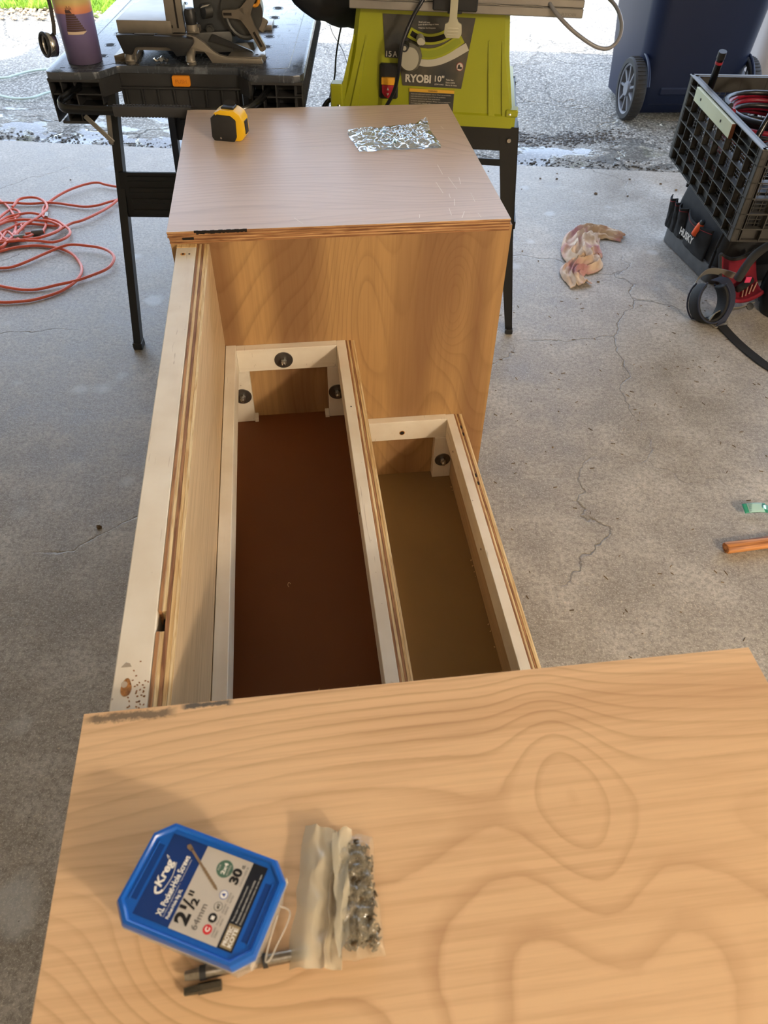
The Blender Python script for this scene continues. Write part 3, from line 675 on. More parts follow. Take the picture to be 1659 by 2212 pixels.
# grip slots beside the label, recess shade painted as darker blue
for sgn in (1, -1):
    b = MB(); b.box((-0.0195, sgn*0.0425-0.0024, 0.0479), (0.0195, sgn*0.0425+0.0024, 0.04815)); b.build('grip_slot', plain('shaded slot blue', rgb(5, 58, 132), 0.35), lid, 0)
    b = MB(); b.box((-0.0205, sgn*0.0452-0.0003, 0.0479), (0.0205, sgn*0.0452+0.0003, 0.0490), 0.0002); b.build('grip_rib', M_blue, lid)
LZ = 0.0483
lb = MB(); lb.box((-0.0280, -0.0375, 0.0479), (0.0290, 0.0380, LZ), 0.0)
lbl = part(lb.build('label', plain('label navy', rgb(14, 52, 118), 0.35), t, 0), 'printed label, navy, grey and black')
M_lgrey = plain('label grey', rgb(190, 184, 176), 0.4); M_lblk = plain('label black', rgb(18, 22, 34), 0.4); M_lwht = plain('label white', rgb(236, 234, 228), 0.5)
M_ink = plain('print black', rgb(22, 18, 18), 0.5); M_lgreen = plain('label green', rgb(74, 108, 92), 0.45); M_lred = plain('label red', rgb(206, 44, 54), 0.45); M_lkraft = plain('label kraft', rgb(146, 128, 96), 0.5); M_lbz = plain('label bronze', rgb(132, 110, 84), 0.5); M_inkg = plain('print grey', rgb(96, 90, 88), 0.5)
MB().box((-0.0280, -0.0262, LZ), (0.0290, 0.0103, LZ+0.0001)).build('grey_field', M_lgrey, lbl, 0)
MB().box((-0.0280, -0.0375, LZ), (0.0290, -0.0262, LZ+0.0001)).build('black_field', M_lblk, lbl, 0)
MB().box((-0.0268, -0.0362, LZ+0.0001), (-0.0118, -0.0280, LZ+0.0002)).build('kraft_field', M_lkraft, lbl, 0)
def lt(s, m, x, y, w__, h, bold=0.0, shear=0.0, rot=0.0): return text(s, m, lbl, (0, 0, LZ+0.0001), (1, 0, 0), (0, 1, 0), x, y, w__, h, 'lettering', bold, shear, rot, 0.0002)
lt('Kreg', M_lwht, -0.0070, 0.0262, 0.0190, 0.0078, 0.035, 0.15)
b = MB(); b.tube(spline([(-0.0075, 0.0320, LZ+0.0003), (-0.0112, 0.0300, LZ+0.0003), (-0.0100, 0.0270, LZ+0.0003), (-0.0080, 0.0262, LZ+0.0003)], 6), 0.0008, 6, flat=(0.0008, 0.0001)); b.build('logo_swoosh', M_lwht, lbl)
b = MB(); b.tube(spline([(-0.0090, 0.0258, LZ+0.0003), (0.0020, 0.0243, LZ+0.0003), (0.0115, 0.0262, LZ+0.0003)], 6), 0.00015, 6, flat=(0.00022, 0.0001)); b.tube(spline([(0.0118, 0.0330, LZ+0.0003), (0.0138, 0.0352, LZ+0.0003), (0.0128, 0.0325, LZ+0.0003)], 5), 0.0001, 6, flat=(0.0002, 0.0001)); b.build('logo_swoosh', M_lwht, lbl)
lt('XL Pocket-Hole Screws', M_lwht, -0.0235, 0.0183, 0.0415, 0.0046, 0.03)
lt('Tornillos para agujeros ocultos  |  Taschenlochschrauben', M_lwht, -0.0235, 0.0162, 0.040, 0.0012)
lt('Pocket-Hole Big XL', M_lwht, -0.0235, 0.0120, 0.0200, 0.0031, 0.03)
lt('2', M_ink, -0.0235, -0.0010, 0.0078, 0.0105, 0.045); lt('1', M_ink, -0.0142, 0.0045, 0.0022, 0.0052, 0.04); lt('/', M_ink, -0.0128, -0.0010, 0.0050, 0.0105, 0.01); lt('2', M_ink, -0.0098, -0.0018, 0.0044, 0.0056, 0.045)
for k in (0, 1): MB().box((-0.0050+k*0.0020, 0.0042, LZ+0.0001), (-0.0038+k*0.0020, 0.0080, LZ+0.0003)).build('inch_mark', M_ink, lbl, 0)
lt('64mm', M_inkg, -0.0235, -0.0085, 0.0168, 0.0045, 0.0)
def dsk(x, y, r, m, z=LZ+0.0001, h=0.0001, n=28):
    b = MB(); b.prism([(x+r*math.cos(2*PI*i/n), y+r*math.sin(2*PI*i/n)) for i in range(n)], z, z+h); return b.build('round_mark', m, lbl, 0)
dsk(0.0187, -0.0085, 0.0060, M_lgreen); lt('FOR', M_lgrey, 0.0165, -0.0052, 0.0040, 0.0015, 0.01); lt('2x4', M_lwht, 0.0148, -0.0098, 0.0080, 0.0030, 0.03); lt('BOARDS', M_lgrey, 0.0152, -0.0124, 0.0070, 0.0015, 0.01)
lt('30', M_ink, 0.0115, -0.0218, 0.0105, 0.0070, 0.05); lt('ct.', M_ink, 0.0228, -0.0218, 0.0028, 0.0024, 0.02); lt('5 PZ./CT./UDS 30', M_inkg, 0.0115, -0.0246, 0.0135, 0.0014)
dsk(-0.0203, -0.0154, 0.0032, M_lred); lt('C', M_lwht, -0.0218, -0.0171, 0.0030, 0.0034, 0.05)
dsk(-0.0127, -0.0154, 0.0031, M_ink); MB().box((-0.0139, -0.0166, LZ+0.0002), (-0.0115, -0.0142, LZ+0.0003)).build('square_mark', M_lwht, lbl, 0)
dsk(-0.0050, -0.0156, 0.0030, M_ink); dsk(-0.0050, -0.0156, 0.0027, M_lgrey, LZ+0.0002); lt('#2', M_ink, -0.0066, -0.0168, 0.0034, 0.0024, 0.03)
dsk(0.0030, -0.0158, 0.0030, M_blue); dsk(0.0030, -0.0158, 0.0026, M_lwht, LZ+0.0002); MB().prism([(0.0018, -0.0168), (0.0042, -0.0168), (0.0030, -0.0140)], LZ+0.0003, LZ+0.0004).build('drop_mark', plain('print blue', rgb(20, 60, 150), 0.5), lbl, 0)
for k, s_ in enumerate(('COARSE THREAD', 'MAXI-LOC HEAD', 'SQUARE DRIVE', 'OUTDOOR RATED')):
    a, c2 = s_.split(); lt(a, M_inkg, -0.0235+k*0.0077, -0.0208, 0.0062, 0.0013); lt(c2, M_inkg, -0.0235+k*0.0077, -0.0230, 0.0050, 0.0013)
lt('PROTEC', M_lwht, -0.0255, -0.0318, 0.0122, 0.0030, 0.04); lt('KOTE', M_lwht, -0.0255, -0.0355, 0.0122, 0.0030, 0.04)
for k, s_ in enumerate(('Three layer corrosion protection', 'Protection anticorrosion a trois couches', 'Proteccion contra la corrosion de tres capas')):
    lt(s_, M_lwht, -0.0105, -0.0300-k*0.0030, 0.024+0.005*k, 0.0014)
# the screw picture on the label
b = MB()
b.prism([(0.0262, 0.0230), (0.0238, 0.0192), (0.0215, 0.0205), (0.0228, 0.0240), (0.0246, 0.0248)], LZ+0.0002, LZ+0.0003)
p0, p1 = Vector((0.0232, 0.0205)), Vector((0.0040, -0.0102)); dd = (p1-p0).normalized(); nn = Vector((-dd.y, dd.x))
out = []; 
for i in range(31):
    f = i/30; wv = 0.00085 if f < 0.5 else (0.00085 + (0.00035 if i % 2 else 0.0))*(1 if f < 0.93 else (1-f)/0.07+0.1)
    out.append((f, wv))
pp = [p0+(p1-p0)*f+nn*w__ for f, w__ in out] + [p0+(p1-p0)*f-nn*w__ for f, w__ in out[::-1]]
b.prism([(p.x, p.y) for p in pp], LZ+0.0002, LZ+0.0003); b.build('screw_picture', M_lbz, lbl, 0)
# hanging clip on the tub's right side
M_clip = M_tub
b = MB(); b.tube(spline([(0.012, -0.0535, 0.036), (0.010, -0.0620, 0.034), (-0.012, -0.0610, 0.033), (-0.020, -0.0600, 0.032), (-0.0215, -0.0575, 0.032), (-0.010, -0.0555, 0.034), (0.006, -0.0545, 0.036)], 5), 0.001, 6, flat=(0.0006, 0.0016)); b.build('hanging_clip', M_clip, t)
b = MB(); b.box((-0.030, -0.0515, 0.030), (0.030, -0.0502, 0.040), 0.0004); b.build('latch_band', M_clip, t)
# bronze screws showing faintly through the tub
rs = random.Random(5); b = MB()
for i in range(28):
    x = rs.uniform(-0.010, 0.010); y = rs.uniform(-0.036, 0.036); z = rs.uniform(0.003, 0.024); a = rs.uniform(-0.5, 0.5)
    p = Vector((x, y, z)); d = Vector((math.cos(a), math.sin(a), rs.uniform(-0.1, 0.1))); q = p + d*0.018; p = p - d*0.018
    b.cyl(p, q, 0.0018, 0.0012, 6); b.cyl(p, p-d*0.0015, 0.0045, 0.004, 8)
o = b.build('screws', plain('bronze screw pile', rgb(150, 120, 80), 0.4, 0.7), t); o['kind'] = 'stuff'

# milky zip bag of screws, its left half folded over
M_bagm = NT('milky polythene').set(Roughness=0.35)
_x = M_bagm.sep()[0]
M_bagm.col(rgb(200, 191, 168)); M_bagm.put(M_bagm.b.inputs['Alpha'], 0.64); M_bagm.b.inputs['Coat Weight'].default_value = 0.4; M_bagm = M_bagm.m
M_bagc = m_film('clear polythene', rgb(206, 194, 168), 0.30, 0.16)
t = thing('screw_bag', 'milky plastic zip bag of small screws beside the blue screw tub', 'bag', (0, 0, 0))
def quad(A, B_, C_, D_, zf, wob=0.0012):
    A, B_, C_, D_ = [Vector((*p, 0)) for p in (A, B_, C_, D_)]
    def f(u, v):
        p = (A*(1-u)+B_*u)*(1-v) + (D_*(1-u)+C_*u)*v
        q = Vector((u*3.2, v*5.0, 1)); p.x += wob*noise.noise(q*1.3)*2; p.y += wob*noise.noise(q*1.1+Vector((3, 3, 3)))*2
        return (p.x, p.y, T + max(0.0004, zf(u, v)))
    return f
ee = lambda u, v: min(1, min(u, 1-u, v, 1-v)*7)
b = MB(); b.grid(quad((-0.006, 0.232), (0.029, 0.2285), (0.0285, 0.1430), (-0.004, 0.1440), lambda u, v: 0.0018 + 0.0145*ee(u, v)**0.6*(0.8+0.3*noise.noise(Vector((u*5, v*11, 0)))) + 0.0022*abs(noise.noise(Vector((u*13, v*30, 2))))), 50, 90); b.build('clear_pouch', M_bagc, t, 60)
b = MB(); b.grid(quad((-0.0235, 0.2415), (0.0070, 0.2300), (-0.0035, 0.1375), (-0.0405, 0.1420), lambda u, v: 0.0045 + 0.0130*math.sin(PI*min(1, u*1.25))**0.7*(0.75+0.35*noise.noise(Vector((u*2.5, v*4, 5)))) + 0.0035*math.exp(-((u-0.80+0.12*v)/0.03)**2) + 0.0030*noise.noise(Vector((u*6, v*9, 9)))*u), 60, 90); b.build('folded_flap', M_bagm, t, 60)
b = MB(); b.grid(quad((-0.0020, 0.2290), (0.0125, 0.2320), (0.0035, 0.1560), (-0.0050, 0.1420), lambda u, v: 0.0170 + 0.0045*math.sin(v*11+u*3)*u - 0.003*u), 20, 70); b.build('zip_strip', M_bagm, t, 60)
rs = random.Random(11); b = MB()
for i in range(420):
    x = rs.uniform(0.005, 0.021); y = rs.uniform(0.154, 0.216); z = rs.uniform(0.002, 0.0105); a = rs.uniform(0, 2*PI)
    d = Vector((math.cos(a)*0.7, math.sin(a)*1.0, rs.uniform(-0.2, 0.2))).normalized(); p = Vector((x, y, T+z)); q = p + d*0.007; p = p - d*0.007
    q.x = min(q.x, 0.0265); p.x = min(p.x, 0.0265); p.z = max(p.z, T+0.002); q.z = max(q.z, T+0.002)
    b.cyl(p, q, 0.0011, 0.0006, 6); b.cyl(p, p-d*0.0010, 0.0026, 0.0024, 8)
o = b.build('screws', plain('zinc black screws', rgb(92, 76, 54), 0.40, 0.75), t); o['kind'] = 'stuff'

# driver bits
M_bit = plain('worn bit steel', rgb(150, 142, 130), 0.28, 0.95, var=0.2, vs=300); M_bitd = plain('dark bit steel', rgb(96, 90, 78), 0.5, 0.8, var=0.2, vs=300)
t = thing('driver_bit', 'long steel double-ended driver bit with black bands, under the screw tub', 'tool bit', (0, 0, 0), 0, 'driver bits')
p0 = Vector((-0.1125, 0.1465, T+0.0049)); p1 = Vector((-0.024, 0.1510, T+0.0049)); dd = (p1-p0).normalized()
def P(s_): return p0 + dd*s_
b = MB(); b.cyl(P(0.0), P(0.011), 0.0030, 0.0042, 4); b.cyl(P(0.0108), P(0.038), 0.0045, 0.0043, 12); b.cyl(P(0.038), P(0.054), 0.0040, 0.0040, 6); b.cyl(P(0.058), P(0.088), 0.0044, 0.0044, 12); b.build('shank', M_bit, t)
for s0, s1 in ((0.0105, 0.0150), (0.0545, 0.0580)): b = MB(); b.cyl(P(s0), P(s1), 0.0049, seg=16); b.build('band', M_blk, t)
t = thing('driver_bit', 'short dark insert bit lying in front of the long driver bit', 'tool bit', (0, 0, 0), 0, 'driver bits')
p0 = Vector((-0.1125, 0.1370, T+0.0037)); p1 = Vector((-0.087, 0.1385, T+0.0037)); dd = (p1-p0).normalized()
b = MB(); b.cyl(P(0.0095), P(0.0255), 0.0037, seg=6); b.build('hex_shank', M_bitd, t)
b = MB(); b.cyl(P(0.0), P(0.0098), 0.0016, 0.0026, 8)
for k in range(4):
    a = PI/4 + k*PI/2; n1 = Vector((-dd.y, dd.x, 0))*math.cos(a) + Vector((0, 0, 1))*math.sin(a)
    b.tube([P(0.0)+n1*0.0018, P(0.0095)+n1*0.0024], 0.0010, 6)
b.build('tip', M_bitd, t)

# ---------------------------------------------------------------- folding workbench
BA = R(-6.5)
t = thing('folding_workbench', 'black plastic folding workbench carrying the mitre saw, beyond the far plywood box', 'workbench', (-0.556, 2.10, 0), BA)
t_bench = t
M_btop = NT('scuffed black worktop').set(Roughness=0.4)
n_ = M_btop.noise(2.2, M_btop.map((9, 55, 9), rot=(0, 0, 0.5)), detail=4, rough=0.7); n2_ = M_btop.noise(2.2, M_btop.map((60, 9, 9), rot=(0, 0, 0.3)), detail=4, rough=0.7)
sc_ = M_btop.math('MAXIMUM', M_btop.ramv(n_, (0.56, 0.0), (0.70, 1.0)), M_btop.ramv(n2_, (0.58, 0.0), (0.72, 1.0)))
M_btop.col(M_btop.mix(M_btop.math('MULTIPLY', sc_, 0.5), rgb(60, 64, 70), rgb(134, 140, 148)))
M_btop.rough(M_btop.mix(sc_, (0.26, 0.26, 0.26, 1), (0.42, 0.42, 0.42, 1))); M_btop.bump(M_btop.noise(240, detail=3), 0.25, 0.001); M_btop = M_btop.m
M_skirt = plain('dusty black plastic', rgb(40, 40, 41), 0.55, var=0.35, vs=14, bump=0.1, bs=200)
oc = [(0.020, -0.006), (0.118, 0.0), (0.130, 0.006), (0.160, 0.052), (0.170, 0.057), (0.450, 0.055), (0.460, 0.050), (0.492, 0.004), (0.505, -0.002), (0.600, -0.004), (0.617, 0.002), (0.625, 0.020), (0.625, 0.845), (0.610, 0.860), (0.020, 0.860), (0.0, 0.845), (0.0, 0.012), (0.006, 0.002)]
oc = oc[:14] + [(0.505, 0.865), (0.490, 0.82), (0.16, 0.82), (0.13, 0.865)] + oc[14:]
b = MB(); b.prism(oc, 0.728, 0.7450, 'z', 0.003); top = b.build('worktop', M_btop, t, 30)
# clamp holes with raised rims
b = MB(); b2 = MB()
for (x, y) in [(0.506, 0.546), (0.512, 0.444), (0.510, 0.341), (0.512, 0.242), (0.102, 0.235), (0.106, 0.135), (0.101, 0.344), (0.514, 0.141), (0.101, 0.444), (0.101, 0.546), (0.506, 0.66), (0.101, 0.66), (0.31, 0.70), (0.41, 0.70), (0.21, 0.70)]:
    b.lathe([(0.0105, 0.0), (0.0105, 0.0004), (0.0, 0.0004)], (x, y, 0.7450), 20)
    b2.lathe([(0.0148, 0.0), (0.0152, 0.0006), (0.0160, 0.0006), (0.0164, 0.0)], (x, y, 0.7450), 28, None, True)
b.build('clamp_hole', M_dark, t); b2.build('hole_rim', M_btop, t)
M_groove = plain('groove light', rgb(150, 156, 160), 0.5)
b = MB()
for pl_ in ([(0.585, 0.060), (0.590, 0.80)], [(0.045, 0.28), (0.045, 0.80)], [(0.535, 0.048), (0.585, 0.058)]):
    b.tube([(x, y, 0.7451) for x, y in pl_], 0.0012, 6, flat=(0.0012, 0.0005))
b.build('ruled_groove', M_groove, t)
b = MB(); b.tube([(x, y, 0.7452) for x, y in [(0.05, 0.03), (0.11, 0.035), (0.15, 0.072), (0.48, 0.072), (0.52, 0.045), (0.57, 0.052)]], 0.0008, 6, flat=(0.0008, 0.0003)); b.build('ruled_groove', M_dark, t)
b = MB(); b.box((0.594, 0.074, 0.7449), (0.606, 0.078, 0.7453)); b.box((0.030, 0.030, 0.7449), (0.042, 0.033, 0.7453)); b.build('notch', M_dark, t, 0)
# skirt: corner blocks open towards the front, with shelves
def corner(x0, x1, slope):
    b = MB()
    b.box((x0, 0.0, 0.722), (x1, 0.10, 0.730), 0.001)
    zb = 0.628
    b.prism([(x0+0.012, zb), (x1-0.04, zb), (x1, 0.672), (x1, 0.728), (x0, 0.728)], 0.060, 0.072, 'y', 0.001)     # back wall
    for z in (0.693, 0.662): b.box((x0+0.006, 0.004, z), (x1-0.004, 0.065, z+0.003))
    b.prism([(x0+0.012, zb), (x1-0.04, zb), (x1-0.035, zb+0.006), (x0+0.012, zb+0.006)], 0.0, 0.12, 'y')
    for x in (x0, x0+0.028, x0+0.060, x1-0.004):
        b.box((x, 0.004, 0.672 if x > x1-0.02 else zb+0.002), (x+0.003, 0.065, 0.729))
    return b
b = corner(0.002, 0.128, 0); b.build('corner_block', M_skirt, t, 0)
b = corner(0.494, 0.622, 0); b.build('corner_block', M_skirt, t, 0)
b = MB(); b.box((0.160, 0.058, 0.648), (0.462, 0.075, 0.729), 0.001); b.prism([(0.126, 0.066), (0.126, 0.004), (0.132, 0.004), (0.164, 0.052), (0.164, 0.066)], 0.690, 0.729, 'z'); b.prism([(0.496, 0.066), (0.496, 0.004), (0.490, 0.004), (0.458, 0.052), (0.458, 0.066)], 0.690, 0.729, 'z')
b.box((0.150, 0.046, 0.696), (0.472, 0.062, 0.700), 0.001)
for k in range(8): b.box((0.172+k*0.040, 0.050, 0.650), (0.175+k*0.040, 0.060, 0.697))
b.build('front_band', M_skirt, t, 0)
b = MB()
for k in range(27): b.box((0.606, 0.02+k*0.031, 0.668), (0.6235, 0.024+k*0.031, 0.7285))
b.box((0.600, 0.01, 0.664), (0.606, 0.85, 0.729)); b.box((0.606, 0.01, 0.664), (0.624, 0.85, 0.668)); b.box((0.606, 0.01, 0.697), (0.622, 0.85, 0.700)); b.build('side_skirt', M_skirt, t, 0)
b = MB(); b.box((0.004, 0.07, 0.664), (0.012, 0.85, 0.729)); b.box((0.01, 0.845, 0.664), (0.62, 0.852, 0.729)); b.build('side_skirt', M_skirt, t, 0)
b = MB(); b.prism(rrect(0.044, 0.024, 0.004, cx=0.315, cy=0.7135), 0.0500, 0.0600, 'y', 0.0012); pb = part(b.build('push_button', plain('orange plastic', rgb(224, 138, 20), 0.45), t), 'orange push button')
text('PUSH', plain('moulded letters', rgb(196, 112, 12), 0.5), pb, (0, 0.0500, 0), (1, 0, 0), (0, 0, 1), 0.3010, 0.7090, 0.028, 0.009, bold=0.02, lift=0.0005)
# carrying handle
M_hand = plain('gloss black tube', rgb(16, 17, 18), 0.22)
hp = spline([(0.068, 0.030, 0.706), (0.055, -0.020, 0.702), (0.042, -0.055, 0.697), (0.052, -0.082, 0.692), (0.085, -0.090, 0.690), (0.180, -0.092, 0.689), (0.360, -0.092, 0.689), (0.450, -0.090, 0.690), (0.490, -0.082, 0.692), (0.512, -0.055, 0.697), (0.528, -0.010, 0.703), (0.535, 0.030, 0.707)], 6)
b = MB(); b.tube(hp, 0.01, 10, flat=(0.0055, 0.0105)); hd = b.build('handle', M_hand, t, 50)
b = MB(); b.box((0.176, -0.1005, 0.6775), (0.362, -0.0835, 0.7010), 0.004, seg=2)
for k in range(23):
    x = 0.180+k*0.0079
    for z in (0.701, 0.6775):
        b.cyl((x, -0.0920, z-0.002), (x, -0.0920, z+0.002), 0.0030, seg=8)
b.build('grip', plain('ribbed grip', rgb(52, 52, 54), 0.7), hd)
# legs: splayed pairs joined by pressed steel plates
M_leg = plain('black painted steel', rgb(20, 21, 22), 0.45)
def beam(b, p0, p1, wx, wy):
    p0 = Vector(p0); p1 = Vector(p1)
    r0 = [p0+Vector((sx*wx/2, sy*wy/2, 0)) for sx, sy in ((-1, -1), (1, -1), (1, 1), (-1, 1))]; r1 = [p1+Vector((sx*wx/2, sy*wy/2, 0)) for sx, sy in ((-1, -1), (1, -1), (1, 1), (-1, 1))]
    b.loft([r0, r1])
def legpair(y0, y1, zt0, zt1, zplate):
    for sx in (-1, 1):
        xt = 0.3125+sx*0.177; xb = 0.3125+sx*0.2345
        b = MB(); beam(b, (xb, y1, 0.012), (xt, y0, 0.690), 0.022, 0.032); lg = b.build('leg', M_leg, t, 0)
        b = MB(); b.box((xb-0.014, y1-0.019, 0.0), (xb+0.014, y1+0.019, 0.022), 0.002); b.build('foot', M_blk, lg)
    z0, z1 = zplate; f = (z0-0.012)/0.678
    def xl(z): return 0.3125-0.2345+0.0575*(z-0.012)/0.678
    yy = y1+(y0-y1)*f
    b = MB(); b.prism([(xl(z0), z0), (0.625-xl(z0), z0), (0.625-xl(z1), z1), (xl(z1), z1)], yy-0.004, yy+0.004, 'y')
    for k in range(4):
        z = z0+(z1-z0)*(k+0.5)/4; b.box((xl(z0)+0.03, yy-0.007, z-0.006), (0.625-xl(z0)-0.03, yy-0.004, z+0.006), 0.001)
    b.build('cross_plate', M_leg, t, 0)
legpair(0.06, -0.045, 0.69, 0.69, (0.385, 0.505))
legpair(0.66, 0.80, 0.69, 0.69, (0.335, 0.50))
M_gal = plain('galvanised strut', rgb(140, 136, 128), 0.4, 0.6)
b = MB(); b.box((-0.006, -0.002, 0), (0.006, 0.002, 0.085), 0.0015, Matrix.Translation((0.130, -0.004, 0.585)) @ Matrix.Rotation(R(-42), 4, 'Y')); b.build('folding_strut', M_gal, t)
b = MB(); b.box((-0.006, -0.002, 0), (0.006, 0.002, 0.09), 0.0015, Matrix.Translation((0.118, 0.010, 0.575)) @ Matrix.Rotation(R(8), 4, 'Y')); b.build('folding_strut', M_gal, t)

# ---------------------------------------------------------------- mitre saw on the bench
t = thing('mitre_saw', 'silver sliding mitre saw with black carry handle on the black workbench', 'saw', (-0.556, 2.10, 0.745), BA)
M_cast = plain('cast aluminium', rgb(134, 127, 116), 0.38, 0.55, var=0.12, vs=25, bump=0.06, bs=400)
M_cast2 = plain('dark casting', rgb(64, 64, 62), 0.45, 0.4, var=0.2, vs=25)
# front web of the base (profile seen from the front), and its feet
web = [(0.236, 0.058), (0.276, 0.060), (0.345, 0.060), (0.360, 0.056), (0.378, 0.044), (0.395, 0.028), (0.412, 0.018), (0.436, 0.013), (0.516, 0.011), (0.519, 0.0), (0.392, 0.0), (0.385, 0.012), (0.376, 0.024), (0.352, 0.026), (0.212, 0.026), (0.206, 0.018), (0.200, 0.0), (0.150, 0.0), (0.150, 0.013), (0.176, 0.020), (0.182, 0.052)]
b = MB(); b.prism([(x, z) for x, z in web], 0.088, 0.100, 'y', 0.0015); base = b.build('base', M_cast, t)
for ft in ([(0.430, 0.094), (0.516, 0.092), (0.523, 0.120), (0.512, 0.205), (0.440, 0.200)], [(0.150, 0.088), (0.205, 0.088), (0.200, 0.190), (0.152, 0.180)], [(0.152, 0.40), (0.205, 0.40), (0.205, 0.47), (0.152, 0.47)], [(0.44, 0.40), (0.512, 0.40), (0.512, 0.47), (0.44, 0.47)]):
    b = MB(); b.prism(ft, 0.0, 0.014, 'z', 0.002); b.build('mounting_foot', M_cast, base)
b = MB()
for (x, y) in ((0.502, 0.112), (0.162, 0.102), (0.165, 0.14)): b.lathe([(0.0042, 0.0), (0.0042, 0.0004), (0, 0.0004)], (x, y, 0.014), 16)
b.build('bolt_hole', M_dark, base)
b = MB(); b.prism([(0.168, 0.104), (0.300, 0.104), (0.310, 0.16), (0.300, 0.30), (0.25, 0.34), (0.19, 0.33), (0.170, 0.25)], 0.058, 0.086, 'z', 0.002); b.build('fence_table', M_cast, t)
b = MB(); b.prism([(0.30, 0.106), (0.44, 0.14), (0.47, 0.25), (0.40, 0.36), (0.28, 0.38), (0.20, 0.33)], 0.012, 0.058, 'z', 0.003); b.build('turntable', M_cast2, t)
b = MB(); b.prism([(0.170, 0.063), (0.196, 0.0645), (0.330, 0.0615), (0.356, 0.056), (0.356, 0.046), (0.330, 0.020), (0.310, 0.018), (0.302, 0.030), (0.292, 0.0375), (0.214, 0.0375), (0.206, 0.030), (0.202, 0.020), (0.182, 0.022)], 0.066, 0.087, 'y', 0.004); ch = part(b.build('carry_handle', M_blkp, t), 'black carry handle across the front')
b = MB(); b.box((0.215, 0.070, 0.0645), (0.262, 0.080, 0.0650)); b.build('label_plate', plain('grey plate', rgb(90, 90, 90), 0.5), ch, 0)
b = MB()
for x in (0.213, 0.267): b.lathe([(0.0025, 0), (0.0025, 0.0006), (0, 0.0006)], (x, 0.075, 0.0640), 12)
b.build('screw', M_dark, ch)
for x in (0.192, 0.342):
    b = MB(); b.tube(spline([(x, 0.100, 0.026), (x, 0.082, 0.020), (x, 0.072, 0.008), (x+0.002, 0.076, 0.001)], 5), 0.0115, 12); b.build('support_foot', M_cast, t)
b = MB(); b.tube(spline([(0.262, 0.094, 0.008), (0.254, 0.085, 0.004), (0.249, 0.083, 0.010)], 4), 0.003, 8); b.tube(spline([(0.272, 0.094, 0.008), (0.280, 0.085, 0.004), (0.284, 0.083, 0.010)], 4), 0.003, 8); b.cyl((0.267, 0.082, 0.008), (0.267, 0.098, 0.008), 0.005, seg=12); b.build('wing_nut', M_steel, t)
# sliding fence column, gear housing, motor and bevel handle
b = MB(); b.prism([(0.288, 0.0), (0.332, 0.0), (0.330, 0.16), (0.292, 0.16)], 0.108, 0.126, 'y', 0.002, Matrix.Translation((0, 0, 0.060))); fc = b.build('fence', M_cast, t)
b = MB(); b.box((0.314, 0.1065, 0.070), (0.318, 0.109, 0.160)); b.box((0.300, 0.1065, 0.070), (0.303, 0.109, 0.076)); b.build('fence_slot', M_dark, fc, 0)
b = MB(); b.cyl((0.350, 0.110, 0.066), (0.350, 0.110, 0.080), 0.0145, seg=20); b.box((0.335, 0.108, 0.058), (0.366, 0.140, 0.072), 0.002); b.build('clamp_socket', M_cast, t)
b = MB(); b.lathe([(0.004, 0.0), (0.013, 0.002), (0.0145, 0.010), (0.0145, 0.026), (0.011, 0.034), (0.005, 0.036)], (0.350, 0.106, 0.078), 12); b.build('knob', M_blkp, t)
b = MB(); b.prism([(0.364, 0.028), (0.420, 0.036), (0.470, 0.050), (0.492, 0.070), (0.488, 0.150), (0.400, 0.170), (0.352, 0.150), (0.350, 0.060)], 0.150, 0.250, 'y', 0.006); b.build('gear_housing', plain('dark blade housing', rgb(52, 54, 56), 0.5, var=0.2, vs=30), t)
b = MB(); b.cyl((0.388, 0.135, 0.062), (0.388, 0.155, 0.062), 0.011, seg=6); b.cyl((0.388, 0.130, 0.062), (0.388, 0.136, 0.062), 0.0065, seg=16); b.cyl((0.376, 0.138, 0.100), (0.392, 0.150, 0.100), 0.016, seg=20); b.build('pivot_bolt', M_cast2, t)
b = MB(); b.prism([(0.372, 0.108), (0.392, 0.113), (0.398, 0.117), (0.378, 0.113)], 0.128, 0.146, 'y'); b.build('bright_clip', M_chrome, t)
b = MB(); b.cyl((0.470, 0.140, 0.098), (0.470, 0.200, 0.098), 0.052, 0.048, 36); md_ = b.build('motor_cap', M_cast2, t)
b = MB()
hub = Vector((0.478, 0.128, 0.098))
for ang, ln in ((180, 0.052), (-62, 0.088), (55, 0.075)):
    a = R(ang); e = hub + Vector((math.cos(a)*ln, 0.0, math.sin(a)*ln)); n = Vector((-math.sin(a), 0, math.cos(a)))
    rg = []
    for f, w__ in ((0, 0.015), (0.35, 0.0095), (0.75, 0.0085), (0.95, 0.0085), (1.0, 0.005)):
        p = hub + (e-hub)*f; rg.append([p-n*w__-Vector((0, 0.006, 0)), p+n*w__-Vector((0, 0.006, 0)), p+n*w__+Vector((0, 0.006, 0)), p-n*w__+Vector((0, 0.006, 0))])
    b.loft(rg)
b.build('bevel_handle', plain('handle alloy', rgb(112, 104, 92), 0.4, 0.5), t, 40)
b = MB()
for ang in (180, -62):
    a = R(ang); p = hub + Vector((math.cos(a), 0, math.sin(a)))*(0.040 if ang == 180 else 0.060) - Vector((0, 0.0063, 0)); l = 0.010 if ang == 180 else 0.018
    b.box((-l, -0.0004, -0.0028), (l, 0.0004, 0.0028), 0, Matrix.Translation(p) @ Matrix.Rotation(-a, 4, 'Y'))
b.build('handle_slot', M_dark, t, 0)
b = MB(); b.tube([(0.478+0.046*math.cos(a), 0.134, 0.098+0.052*math.sin(a)) for a in [R(190+k*14) for k in range(9)]], 0.006, 8); b.build('guard_rim', M_cast2, t)
